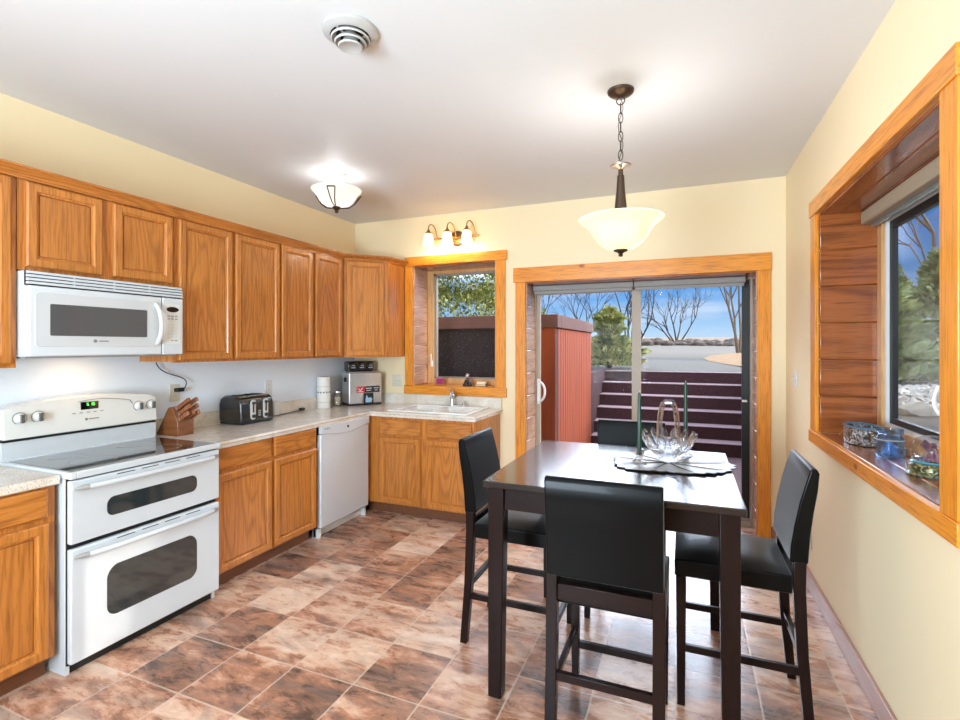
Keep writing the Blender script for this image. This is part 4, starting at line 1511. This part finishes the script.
# the steel bin turned to face the room, the black appliance behind it
fa, fb = Vector((-2.985, 3.965)), Vector((-2.735, 4.185))
ang = math.radians(57)
W_ = .335
t = T('steel_bin', 'brushed steel countertop bin with red, black and blue stickers, set across the corner', 'bin', (fa.x, fa.y, CT), rz=ang)
dp = .2
t.part('shell', MB().prism(rrect(W_, .30, .012), lambda u, v, k: (W_ / 2 + u, k * dp, .168 + v)), steel, world=False, bevel=.006)
t.part('front_panel', MB().add([(.012, 0, .03), (W_ - .012, 0, .03), (W_ - .012, 0, .306), (.012, 0, .306), (W_ / 2, -.02, .17)], [(0, 1, 4), (1, 2, 4), (2, 3, 4), (3, 0, 4), (3, 2, 1, 0)]), steel, world=False)
t.part('base', MB().box(.004, W_ - .004, .004, dp - .004, 0, .02), dark_plastic, world=False)
t.part('lid', MB().box(.03, W_ - .03, .03, dp - .02, .3175, .327), steel, world=False, bevel=.004)
t.part('grip', MB().prism(rrect(.07, .045, .015), lambda u, v, k: (-.003 + .004 * k, dp / 2 + u, .25 + v)), dark_plastic, world=False)
for a, b, c, d, m, nm in ((.075, .15, .125, .185, red_label, 'red sticker'), (.15, .235, .125, .185, black_label, 'black sticker'), (.235, .305, .125, .185, black_label, 'black sticker'),
                          (.14, .24, .018, .12, black_label, 'black picture sticker')):
    st_ = t.part('sticker', MB().box(a, b, -.0205, -.008, c, d), m, world=False, label=nm)
    mb = MB()
    if m is red_label:
        mb.bar((a + .01, -.0209, c + .045), (a + .03, -.0209, c + .02), .006, .001, (0, 1, 0)).bar((a + .03, -.0209, c + .02), (a + .055, -.0209, c + .048), .006, .001, (0, 1, 0)).box(a + .008, a + .06, -.0213, -.0205, c + .008, c + .014)
    elif nm == 'black sticker':
        mb.box(a + .01, b - .012, -.0213, -.0205, c + .038, c + .044).box(a + .018, b - .02, -.0213, -.0205, c + .018, c + .023)
    else:
        mb.prism([(a + .02, c + .01), (b - .02, c + .01), (b - .012, c + .045), (b - .035, c + .06), (b - .05, c + .05), (a + .03, c + .085), (a + .018, c + .04)], lambda u, v, k: (u, -.0205 - k * .0008, v))
    t.part('print', mb, blue_label_glint if nm == 'black picture sticker' else white_label, st_, world=False)
t = T('kitchen_appliance', 'black glossy appliance with three shiny dials lying on top of the steel bin', 'appliance', (fa.x, fa.y, CT + .328), rz=ang)
t.part('body', MB().box(.015, .285, .075, .185, .0, .10), black_toaster, world=False, bevel=.012)
for k_ in range(3):
    t.part('dial', MB().lathe([(.034, 0), (.034, .012), (.026, .022), (.001, .024)], (.06 + .09 * k_, .075, .055), 24, Matrix.Rotation(PI / 2, 3, 'X')), black_glass, world=False)
    t.part('glint', MB().box(.038 + .09 * k_, .082 + .09 * k_, .0485, .05, .034, .042).box(.045 + .09 * k_, .075 + .09 * k_, .0485, .05, .058, .063), blue_label_glint, world=False)  # pale blue reflections on the dials, laid on as thin bars

# ------------------------------------------------------------------ wall plates
def plate(name, label, cat, c, N, m, kind='outlet', w=.072, h=.118):
    N = Vector(N)
    U = Vector((-N.y, N.x, 0))
    c = Vector(c)
    t = T(name, label, cat, c)
    t.part('cover_plate', MB().prism(rrect(w, h, .006), lambda u, v, k: c + U * u + Vector((0, 0, v)) + N * (.0005 + .006 * k)), m, bevel=.0015)
    if kind == 'outlet':
        for s in (-1, 1):
            f = t.part('receptacle', MB().prism(rrect(.033, .028, .008), lambda u, v, k: c + U * u + Vector((0, 0, v + s * .02)) + N * (.0062 + .002 * k)), m)
            mb = MB()
            for q in (-.006, .006):
                a = c + U * q + Vector((0, 0, s * .02)) + N * .0084
                mb.bar(a - Vector((0, 0, .004)), a + Vector((0, 0, .004)), .002, .0008, N)
            t.part('slots', mb, shadow_gap, f)
    else:
        for q in ([0] if w < .1 else [-.023, .023]):
            a = c + U * q + N * .006
            t.part('toggle', MB().bar(a + Vector((0, 0, -.004)), a + N * .014 + Vector((0, 0, .008)), .009, .009, (0, 0, 1)), m)
    return t


plate('wall_outlet', 'ivory wall outlet with a black plug above the knife block', 'outlet', (LX + .003, 2.36, 1.165), (1, 0, 0), ivory)
plate('wall_outlet', 'white wall outlet above the toaster', 'outlet', (LX + .003, 3.19, 1.14), (1, 0, 0), white_plastic)
plate('wall_outlet', 'low ivory wall outlet on the right wall behind the leather chair', 'outlet', (RX, 3.62, .30), (-1, 0, 0), ivory)
plate('light_switch', 'ivory two-gang switch plate between the steel bin and the window casing', 'switch', (-2.70, BY, 1.135), (0, -1, 0), ivory, 'switch', .115)
plate('light_switch', 'single switch on the right wall between the glass door and the recessed window', 'switch', (RX, 4.02, 1.255), (-1, 0, 0), white_plastic, 'switch')
t = T('lamp_cord', 'thin black cord hanging from the wall cabinet to the outlet above the knife block', 'cord', (LX + .02, 2.3, 1.37))
t.part('cable', MB().tube(bez((LX + .03, 2.215, 1.378), (LX + .03, 2.24, 1.26), (LX + .03, 2.50, 1.30), (LX + .045, 2.40, 1.19), 18), .0035, 6), dark_plastic)
t.part('plug', MB().box(LX + .012, LX + .045, 2.35, 2.405, 1.172, 1.198), dark_plastic, bevel=.004)

# ------------------------------------------------------------------ things on the two window ledges
SZ = 1.0905
t = T('votive_candle', 'pink candle in a clear square glass on the ledge over the sink', 'candle', (-2.285, 4.52, SZ))
t.part('glass', MB().box(-2.325, -2.245, 4.48, 4.56, SZ, SZ + .012).box(-2.325, -2.317, 4.48, 4.56, SZ + .012, SZ + .085).box(-2.253, -2.245, 4.48, 4.56, SZ + .012, SZ + .085).box(-2.317, -2.253, 4.48, 4.488, SZ + .012, SZ + .085).box(-2.317, -2.253, 4.552, 4.56, SZ + .012, SZ + .085), thin_glass)
t.part('wax', MB().box(-2.316, -2.254, 4.489, 4.551, SZ + .0125, SZ + .07), pink_wax, bevel=.004)
t = T('figurine', 'small dark silver figurine sitting on the ledge over the sink', 'figurine', (-1.985, 4.52, SZ))
t.part('body', MB().lathe([(.05, 0), (.052, .012), (.04, .03), (.032, .05), (.02, .07), (.012, .078)], (-1.985, 4.52, SZ), 18).tube([(-1.99, 4.5, SZ + .05), (-1.95, 4.47, SZ + .035), (-1.93, 4.45, SZ + .012)], [.014, .011, .008], 8), dark_silver)
t.part('head', MB().ball((-1.985, 4.515, SZ + .098), .022, 14, 10, (1, 1, 1.15)), plain('pale_silver', (190, 188, 188), .25, .9))
t = T('soap_dish', 'cream soap dish on the ledge over the sink, right of the figurine', 'soap dish', (-1.84, 4.53, SZ))
t.part('dish', MB().prism(rrect(.13, .075, .02), lambda u, v, k: (-1.84 + u * (.85 + .15 * k), 4.53 + v * (.85 + .15 * k), SZ + .002 + k * .018)), plain('cream_glaze', (232, 214, 176), .25, coat=.5))
t.part('soap', MB().prism(rrect(.10, .05, .018), lambda u, v, k: (-1.84 + u, 4.53 + v, SZ + .021 + k * .025)), plain('cream_soap', (240, 226, 196), .45), bevel=.006)
t.part('foot', MB().box(-1.79, -1.775, 4.50, 4.52, SZ, SZ + .03), dark_silver)

WZ = .9855
t = T('trinket_tin', 'open octagonal embossed tin on the ledge of the recessed window', 'tin', (.835, 3.10, WZ))
oc = [(.075 * math.cos(PI / 8 + k * PI / 4) * 1.0, .12 * math.sin(PI / 8 + k * PI / 4)) for k in range(8)]
ring = MB()
for q in range(8):
    p0, p1 = oc[q], oc[(q + 1) % 8]
    c4 = [p0, p1, (p1[0] * .94, p1[1] * .94), (p0[0] * .94, p0[1] * .94)]
    ring.hexa([(.835 + a, 3.10 + b, WZ + .004) for a, b in c4] + [(.835 + a, 3.10 + b, WZ + .085) for a, b in c4])
t.part('body', ring, ornate)
t.part('bottom', MB().prism(oc, lambda u, v, k: (.835 + u * .95, 3.10 + v * .95, WZ + .006 * k)), shadow_gap)
ring = MB()
for q in range(8):
    p0, p1 = oc[q], oc[(q + 1) % 8]
    c4 = [(p0[0] * 1.03, p0[1] * 1.03), (p1[0] * 1.03, p1[1] * 1.03), (p1[0] * .92, p1[1] * .92), (p0[0] * .92, p0[1] * .92)]
    ring.hexa([(.835 + a, 3.10 + b, WZ + .085) for a, b in c4] + [(.835 + a, 3.10 + b, WZ + .094) for a, b in c4])
t.part('rim', ring, plain('steel_blue_rim', (96, 132, 156), .3, .5))
t = T('glass_jar', 'pale blue clear glass jar with a cork beside it on the window ledge', 'jar', (.84, 2.76, WZ))
t.part('glass', MB().lathe([(.048, 0), (.054, .006), (.054, .085), (.045, .098), (.043, .104), (.049, .108), (.049, .128), (.044, .128), (.040, .10), (.048, .084), (.048, .008), (.001, .007)], (.84, 2.76, WZ), 28), jar_glass)
t.part('trinkets', MB().bar((.82, 2.75, WZ + .012), (.85, 2.77, WZ + .06), .02, .02).bar((.86, 2.74, WZ + .012), (.835, 2.78, WZ + .07), .015, .012).bar((.84, 2.78, WZ + .01), (.86, 2.76, WZ + .05), .012, .02), plain('slate_trinkets', (150, 168, 206), .4))
t.part('band', MB().lathe([(.0545, .078), (.0555, .08), (.0545, .083)], (.84, 2.76, WZ), 28, cap=False), grey_plastic)
solo('cork_stopper', MB().lathe([(.013, 0), (.015, .03), (.001, .031)], (.93, 2.84, WZ), 16), plain('cork', (170, 128, 84), .9, tex=.3, tscale=90), 'small cork stopper standing behind the pale blue jar', 'cork', (.93, 2.84, WZ))
t = T('snow_globe', 'glass dome snow globe on a dark relief base, near end of the window ledge', 'snow globe', (.87, 2.43, WZ))
gc = (.87, 2.43, WZ)
t.part('base', MB().lathe([(.078, 0), (.082, .006), (.076, .014), (.079, .03), (.074, .042), (.068, .048), (.001, .049)], gc, 32), ornate_green)
t.part('collar', MB().lathe([(.066, .048), (.07, .052), (.066, .058), (.001, .058)], gc, 32), teal)
t.part('dome', MB().lathe([(.062, .058), (.071, .075), (.074, .095), (.068, .12), (.05, .14), (.025, .150), (.002, .152)], gc, 32), dome_glass)
t.part('figure', MB().lathe([(.03, .059), (.026, .075), (.014, .09), (.012, .105)], gc, 14).ball((gc[0], gc[1], gc[2] + .113), .011, 10, 8).bar((gc[0] - .005, gc[1] + .01, gc[2] + .1), (gc[0] - .02, gc[1] + .035, gc[2] + .12), .004, .03).bar((gc[0] - .005, gc[1] - .01, gc[2] + .1), (gc[0] - .02, gc[1] - .03, gc[2] + .11), .004, .026), figure_m)

# ------------------------------------------------------------------ table and chairs
t = T('dining_table', 'square espresso-brown counter-height table with a glossy top', 'table', (-.295, 2.447, 0))
tx0, tx1, ty0, ty1 = -.79, .20, 1.952, 2.945
t.part('tabletop', MB().box(tx0, tx1, ty0, ty1, .888, .915), table_top_m, bevel=.004)
i_ = .028
mb = MB().box(tx0 + i_ + .06, tx1 - i_ - .06, ty0 + i_ + .005, ty0 + i_ + .027, .795, .888).box(tx0 + i_ + .06, tx1 - i_ - .06, ty1 - i_ - .027, ty1 - i_ - .005, .795, .888)
mb.box(tx0 + i_ + .005, tx0 + i_ + .027, ty0 + i_ + .06, ty1 - i_ - .06, .795, .888).box(tx1 - i_ - .027, tx1 - i_ - .005, ty0 + i_ + .06, ty1 - i_ - .06, .795, .888)
t.part('apron', mb, espresso_h)
lw = .07
for sx in (0, 1):
    for sy in (0, 1):
        x = tx0 + i_ - .01 if not sx else tx1 - i_ - lw + .01
        y = ty0 + i_ - .01 if not sy else ty1 - i_ - lw + .01
        tp = .012
        b0 = [(x + (tp if sx else 0), y + (tp if sy else 0)), (x + lw - (0 if sx else tp), y + (tp if sy else 0)), (x + lw - (0 if sx else tp), y + lw - (0 if sy else tp)), (x + (tp if sx else 0), y + lw - (0 if sy else tp))]
        mb = MB().hexa([(a, b, 0) for a, b in b0] + [(x, y, .8878), (x + lw, y, .8878), (x + lw, y + lw, .8878), (x, y + lw, .8878)])
        t.part('leg', mb, espresso, bevel=.004)


def make_chair(loc, rz, label):
    """faces local +y; origin on the floor under the middle of the seat"""
    t = T('dining_chair', label, 'chair', loc, rz, group='black leather counter chairs around the table')
    hw = .205
    # seat: boxed cushion with a slightly crowned top
    mb = MB()
    nx, ny = 8, 8
    top = []
    for j in range(ny + 1):
        for i in range(nx + 1):
            u, v = -1 + 2 * i / nx, -1 + 2 * j / ny
            z = .603 + .027 * (1 - abs(u) ** 4) * (1 - abs(v) ** 4)
            top.append((u * hw, -.165 + .42 * j / ny, z))
    base = len(top)
    n1 = nx + 1
    fs = [(j * n1 + i, j * n1 + i + 1, (j + 1) * n1 + i + 1, (j + 1) * n1 + i) for j in range(ny) for i in range(nx)]
    edge = [i for i in range(n1)] + [(j * n1 + nx) for j in range(1, ny + 1)] + [ny * n1 + i for i in range(nx - 1, -1, -1)] + [j * n1 for j in range(ny - 1, 0, -1)]
    low = [(top[e][0], top[e][1], .535) for e in edge]
    m = len(edge)
    fs += [(edge[(k + 1) % m], edge[k], base + k, base + (k + 1) % m) for k in range(m)]
    fs.append(tuple(base + k for k in range(m)))
    mb.add(top + low, fs, True)
    seat = t.part('seat', mb, leather, world=False, bevel=.006, smooth_angle=.7)
    # back: a padded panel, curved and leaning away, thinner at its top
    pf = [(-.156, .655), (-.160, .72), (-.172, .80), (-.190, .89), (-.212, .97), (-.224, 1.012), (-.233, 1.019), (-.246, 1.016), (-.254, 1.0), (-.248, .93), (-.235, .85), (-.224, .76), (-.217, .655), (-.19, .648)]
    mb = MB().prism(pf, lambda u, v, k: (-.2 + .4 * k, u, v), True)
    t.part('backrest', mb, leather, world=False, bevel=.007, seg=3, smooth_angle=.9)
    w2 = .020
    for s in (-1, 1):
        x = s * (hw - .021)
        mb = MB()
        prof_ = [(-.225, 0), (-.199, .30), (-.188, .56), (-.19, .66)]
        vs_, fs_ = [], []
        for y, z in prof_:
            d = .017 + .004 * min(1, z / .5)
            vs_ += [(x - w2, y - d, z), (x + w2, y - d, z), (x + w2, y + d, z), (x - w2, y + d, z)]
        for k in range(3):
            for i in range(4):
                j = (i + 1) % 4
                fs_.append((k * 4 + i, k * 4 + j, k * 4 + 4 + j, k * 4 + 4 + i))
        fs_ += [(0, 3, 2, 1), (12, 13, 14, 15)]
        mb.add(vs_, fs_)
        t.part('leg', mb, espresso, world=False, bevel=.003)
        d0, d1 = .015, .02
        mb = MB().hexa([(x - d0, .23 - d0, 0), (x + d0, .23 - d0, 0), (x + d0, .23 + d0, 0), (x - d0, .23 + d0, 0),
                        (x - d1, .23 - d1, .535), (x + d1, .23 - d1, .535), (x + d1, .23 + d1, .535), (x - d1, .23 + d1, .535)])
        t.part('leg', mb, espresso, world=False, bevel=.003)
        t.part('stretcher', MB().box(x - .009, x + .009, -.187, .215, .222, .252), espresso_h, world=False, bevel=.002)
    t.part('stretcher', MB().box(-hw + .035, hw - .035, -.212, -.19, .275, .305), espresso_h, world=False, bevel=.002)
    t.part('stretcher', MB().box(-hw + .035, hw - .035, .219, .241, .15, .18), espresso_h, world=False, bevel=.002)
    t.part('rear_rail', MB().box(-hw + .035, hw - .035, -.197, -.175, .56, .62), espresso_h, world=False, bevel=.002)
    return t.o


ch = make_chair((-.265, 1.985, 0), 0, 'black leather counter chair nearest the camera, its back to us')
for loc, rz, lab in (((-.80, 2.478, 0), -PI / 2, 'black leather counter chair on the sink side of the table'),
                     ((.215, 2.42, 0), PI / 2, 'black leather counter chair on the right wall side of the table'),
                     ((-.31, 2.985, 0), PI, 'black leather counter chair on the glass door side of the table')):
    c = copy_tree(ch)
    c.location = loc
    c.rotation_euler = (0, 0, rz)
    c['label'] = lab

# ------------------------------------------------------------------ centrepiece
TT = .9153
LCX, LCY = -.075, 2.585
def leaf_r(a):
    return (.255 + .02 * math.cos(3 * a + .5) + .012 * math.sin(5 * a)) * (1 + .05 * abs(math.sin(14 * a)) + .02 * math.sin(37 * a))


mb = MB()
n, rings_ = 112, 6
vs_ = [(LCX, LCY, TT + .004)]
for q in range(1, rings_ + 1):
    for k in range(n):
        a = 2 * PI * k / n
        f = q / rings_
        r_ = leaf_r(a) * f
        vs_.append((LCX + r_ * math.cos(a) * 1.03, LCY + r_ * math.sin(a) * .88, TT + .004 + .0045 * f ** 3 + .002 * f * math.cos(7 * a)))
fs = [(0, 1 + k, 1 + (k + 1) % n) for k in range(n)]
for q in range(rings_ - 1):
    b = 1 + q * n
    fs += [(b + k, b + n + k, b + n + (k + 1) % n, b + (k + 1) % n) for k in range(n)]
top_n = len(vs_)
b = 1 + (rings_ - 1) * n
vs_ += [(v[0], v[1], v[2] - .003) for v in vs_[b:b + n]] + [(LCX + (v[0] - LCX) * .6, LCY + (v[1] - LCY) * .6, TT) for v in vs_[b:b + n]]
fs += [(b + k, top_n + k, top_n + (k + 1) % n, b + (k + 1) % n) for k in range(n)]
fs += [(top_n + k, top_n + n + k, top_n + n + (k + 1) % n, top_n + (k + 1) % n) for k in range(n)]
fs.append(tuple(top_n + n + k for k in range(n)))
mb.add(vs_, fs, True)
t = T('leaf_charger', 'silver-grey leaf-shaped charger with a ragged rim under the crystal basket', 'charger', (LCX, LCY, TT))
t.part('plate', mb, pewter)
t.part('rim', MB().tube([(v[0] * 1.0, v[1], v[2] - .002) for v in vs_[b:b + n]], .0022, 6, True), pewter_rim, label='dark ragged rim')
mb = MB()
for k in range(9):
    a = 2 * PI * k / 9 + .2
    mb.tube([(LCX + leaf_r(a) * f * math.cos(a + .12 * f) * 1.0, LCY + leaf_r(a) * f * math.sin(a + .12 * f) * .86, TT + .006 + .0045 * f ** 3 + .002 * f * math.cos(7 * a)) for f in (.05, .3, .55, .8, .95)], [.003, .0025, .002, .0018, .001], 5)
t.part('veins', mb, pewter)

BZ = TT + .0105
t = T('crystal_basket', 'cut crystal basket with petal rim and arched handle in the middle of the table', 'basket', (-.075, 2.60, BZ))
bc = (-.075, 2.60, BZ)
t.part('bowl', MB().lathe([(.046, 0), (.05, .006), (.044, .014), (.075, .035), (.102, .066), (.114, .088), (.108, .088), (.094, .066), (.066, .038), (.02, .026), (.001, .025)], bc, 28), crystal)
for k in range(14):
    a = 2 * PI * k / 14
    e, up_ = Vector((math.cos(a), math.sin(a), 0)), Vector((0, 0, 1))
    p = Vector(bc) + e * .102 + up_ * .074
    d = (e * .42 + up_).normalized()
    sd = Vector((-e.y, e.x, 0))
    nn = sd.cross(d)
    M = Matrix((sd, nn, d)).transposed()
    t.part('petal', MB().lathe([(.004, 0), (.015, .014), (.021, .034), (.019, .053), (.010, .068), (.001, .073)], p, 10, M @ Matrix.Diagonal((1, .45, 1))), crystal)
hp = []
for k in range(25):
    a = PI * k / 24
    hp.append((bc[0] + .042 * math.copysign(abs(math.cos(a)) ** .6, math.cos(a)), bc[1], bc[2] + .082 + .205 * math.sin(a) ** .8))
t.part('handle', MB().tube(hp, [.0125 + .0018 * (k % 2) for k in range(25)], 10), crystal)
for cx, cy, h, lab in ((-.205, 2.54, .30, 'dark green taper candle in front of the crystal basket'), (.003, 2.76, .34, 'dark green taper candle behind the crystal basket')):
    zc = TT + .0095
    hd = T('candle_holder', lab.replace('dark green taper candle', 'small crystal candle holder'), 'candle holder', (cx, cy, zc), group='crystal candle holders')
    hd.part('foot', MB().lathe([(.034, 0), (.036, .006), (.018, .014), (.013, .024)], (cx, cy, zc), 20), crystal)
    hd.part('cup', MB().lathe([(.013, .024), (.022, .034), (.025, .05), (.022, .058), (.0115, .058), (.0115, .032), (.001, .031)], (cx, cy, zc), 20), crystal)
    ct_ = T('taper_candle', lab, 'candle', (cx, cy, zc + .032), group='dark green taper candles')
    ct_.part('wax', MB().lathe([(.0105, .0), (.0105, .05), (.0075, h - .012), (.004, h), (.001, h + .002)], (cx, cy, zc + .032), 16), green_wax)
    ct_.part('wick', MB().tube([(cx, cy, zc + .032 + h), (cx + .001, cy, zc + .032 + h + .008)], .001, 5), white_plastic)

# ------------------------------------------------------------------ lamps and the ceiling vent
PX, PY = -.30, 2.60
t = T('pendant_lamp', 'bronze chain-hung pendant with a cream glass bowl over the table', 'lamp', (PX, PY, CZ))
t.part('canopy', MB().lathe([(.066, CZ - .001), (.064, CZ - .012), (.05, CZ - .024), (.02, CZ - .032), (.008, CZ - .036)], (PX, PY, 0), 28), bronze)
t.part('hanging_ring', MB().tube([(PX + .02 * math.cos(2 * PI * k / 16), PY, CZ - .052 + .02 * math.sin(2 * PI * k / 16)) for k in range(16)], .003, 6, True), bronze)
zc = CZ - .066
k = 0
while zc - .05 > 2.40:
    ax = k % 2
    pts = []
    for q in range(14):
        a = 2 * PI * q / 14
        w_, h_ = .011 * math.cos(a), .027 * math.sin(a)
        pts.append((PX + (w_ if ax else 0), PY + (0 if ax else w_), zc - .025 + h_))
    t.part('chain_link', MB().tube(pts, .0025, 6, True), bronze)
    zc -= .047
    k += 1
t.part('wire', MB().tube([(PX + .012 * math.sin(q * .9), PY + .006 * math.cos(q * .9), CZ - .04 - (CZ - .04 - 2.40) * q / 12) for q in range(13)], .002, 5), dark_plastic)
t.part('ceiling_disk', MB().lathe([(.008, 2.405), (.03, 2.402), (.052, 2.392), (.05, 2.386), (.02, 2.378), (.01, 2.37)], (PX, PY, 0), 28), nickel)
t.part('stem', MB().lathe([(.012, 2.37), (.012, 2.345), (.017, 2.34), (.022, 2.26), (.03, 2.18), (.035, 2.145), (.03, 2.125), (.012, 2.12), (.012, 1.97)], (PX, PY, 0), 24), bronze)
t.part('glass_bowl', MB().lathe([(.208, 2.122), (.204, 2.115), (.172, 2.094), (.150, 2.068), (.132, 2.035), (.108, 2.002), (.075, 1.977), (.035, 1.966), (.035, 1.969), (.072, 1.982), (.104, 2.005), (.128, 2.037), (.146, 2.070), (.168, 2.097), (.2, 2.119)], (PX, PY, 0), 48, cap=False), shade_cream)
t.part('finial', MB().lathe([(.036, 1.967), (.034, 1.961), (.018, 1.955), (.009, 1.946), (.012, 1.940), (.008, 1.934), (.001, 1.932)], (PX, PY, 0), 20), bronze)
for s in (-1, 1):
    p = (PX + s * .075, PY - .02, 2.06)
    t.part('bulb', MB().lathe([(.004, -.03), (.018, -.02), (.024, 0), (.018, .02), (.012, .035)], p, 14), emis('warm_bulb', (255, 226, 170), 8))
light('pendant_light', 'POINT', (PX, PY + .06, 2.12), 12, (.94, .97, 1), .05)

FX, FY = -2.425, 3.07
t = T('flush_lamp', 'semi-flush ceiling lamp with a white glass bowl near the corner cabinet', 'lamp', (FX, FY, CZ))
t.part('canopy', MB().lathe([(.082, CZ - .001), (.078, CZ - .014), (.05, CZ - .03), (.032, CZ - .042), (.034, CZ - .05), (.012, CZ - .055), (.012, 2.53)], (FX, FY, 0), 28), plain('cream_canopy', (214, 204, 194), .4))
t.part('glass_bowl', MB().lathe([(0.185, 2.656), (0.182, 2.648), (0.161, 2.632), (0.143, 2.604), (0.123, 2.571), (0.090, 2.543), (0.049, 2.531), (0.016, 2.530), (0.016, 2.533), (0.048, 2.534), (0.087, 2.546), (0.119, 2.573), (0.139, 2.606), (0.157, 2.634), (0.179, 2.653)], (FX, FY, 0), 48, cap=False), shade_white)
for k in range(3):
    a = 2 * PI * k / 3 - 1.12
    e = Vector((math.cos(a), math.sin(a), 0))
    sd = Vector((-e.y, e.x, 0))
    C = Vector((FX, FY, 0))
    arm = MB()
    for s in (-1, 1):
        arm.tube([C + e * r_ + sd * s * w_ + Vector((0, 0, z)) for r_, z, w_ in ((.025, 2.522, .004), (.098, 2.536, .010), (.136, 2.565, .016), (.162, 2.602, .023), (.18, 2.63, .028))], .0045, 6)
    arm.tube([C + e * .18 + sd * s * .028 + Vector((0, 0, 2.63)) for s in (-1, 1)], .0055, 6)
    t.part('arm', arm, bronze)
t.part('finial', MB().lathe([(.03, 2.529), (.034, 2.52), (.02, 2.511), (.012, 2.5), (.013, 2.486), (.001, 2.482)], (FX, FY, 0), 20), bronze)
t.part('bulb', MB().lathe([(.004, -.03), (.02, -.02), (.027, 0), (.02, .02), (.012, .035)], (FX + .05, FY - .03, 2.60), 14), emis('soft_bulb', (255, 240, 214), 2.5))
light('flush_light', 'POINT', (FX, FY, 2.62), 2.6, (.86, .94, 1), .05)

t = T('wall_sconce', 'bronze three-light bar sconce above the window over the sink', 'lamp', (-2.03, BY, 2.52))
t.part('back_plate', MB().lathe([(.076, 0), (.072, .012), (.05, .022), (.02, .026), (.012, .05)], (-2.03, BY - .001, 2.52), 28, Matrix.Rotation(PI / 2, 3, 'X')), bronze_lt)
t.part('bar', MB().tube([(-2.30, 4.33, 2.522), (-1.785, 4.33, 2.522)], .009, 10), bronze_lt)
for x in (-2.272, -2.072, -1.872):
    a = MB().tube(bez((x + .05, 4.33, 2.522), (x + .05, 4.31, 2.68), (x, 4.22, 2.68), (x, 4.24, 2.585), 14), .0055, 8)
    ar = t.part('arm', a, bronze_lt)
    t.part('socket_cup', MB().lathe([(.007, 2.602), (.012, 2.59), (.018, 2.578), (.033, 2.566), (.034, 2.556), (.01, 2.554)], (x, 4.24, 0), 20), bronze_lt, ar)
    t.part('glass_shade', MB().lathe([(.032, 2.556), (.039, 2.54), (.045, 2.505), (.05, 2.47), (.057, 2.447), (.054, 2.447), (.047, 2.47), (.042, 2.505), (.036, 2.54), (.03, 2.553)], (x, 4.24, 0), 28, cap=False), shade_sconce, ar)
    t.part('bulb', MB().lathe([(.01, .03), (.02, .01), (.022, -.008), (.012, -.026), (.001, -.03)], (x, 4.24, 2.51), 14), emis('sconce_bulb', (255, 232, 186), 16), ar)
    light('sconce_light', 'POINT', (x, 4.24, 2.455), 1.6, (1, .98, .93), .035)

vent_m = plain('vent_enamel', (176, 174, 172), .45)
t = T('ceiling_vent', 'round white ceiling vent with concentric rings', 'vent', (-1.265, 1.69, CZ))
vc = (-1.265, 1.69, 0)
t.part('flange', MB().lathe([(.112, CZ - .001), (.11, CZ - .012), (.092, CZ - .024), (.08, CZ - .026), (.08, CZ - .001)], vc, 40, cap=False), vent_m)
t.part('throat', MB().lathe([(.08, CZ - .002), (.08, CZ - .004), (.001, CZ - .005)], vc, 32), shadow_gap)
t.part('ring', MB().lathe([(.062, CZ - .016), (.078, CZ - .034), (.074, CZ - .04), (.056, CZ - .022)], vc, 40, cap=False), vent_m)
t.part('ring', MB().lathe([(.046, CZ - .03), (.064, CZ - .05), (.06, CZ - .056), (.04, CZ - .036)], vc, 40, cap=False), vent_m)
t.part('center_cone', MB().lathe([(.022, CZ - .003), (.03, CZ - .046), (.05, CZ - .064), (.046, CZ - .07), (.036, CZ - .066), (.001, CZ - .062)], vc, 32), vent_m)
mb = MB()
for k in range(3):
    a = 2 * PI * k / 3 + .4
    mb.bar((vc[0] + .02 * math.cos(a), vc[1] + .02 * math.sin(a), CZ - .03), (vc[0] + .085 * math.cos(a), vc[1] + .085 * math.sin(a), CZ - .022), .008, .004)
t.part('spoke', mb, vent_m)

for o in bpy.data.objects:
    if o.parent is None and o.name in ('baseboard_right', 'trim_3', 'trim_9', 'trim_10', 'trim_11', 'window_2', 'roller_shade.002', 'wall_outlet.002', 'light_switch.001',
                                       'trinket_tin', 'glass_jar', 'cork_stopper', 'snow_globe'):
        RIGHT.append(o)

# the right wall is not quite square to the back wall: it turns about half a degree, and all that hangs or stands on it with it
Q = Matrix.Translation((.723, 2.65, 0)) @ Matrix.Rotation(.010, 4, 'Z') @ Matrix.Translation((-.715, -2.65, 0))
for o in RIGHT:
    o.matrix_world = Q @ Matrix.LocRotScale(o.location, o.rotation_euler, o.scale)
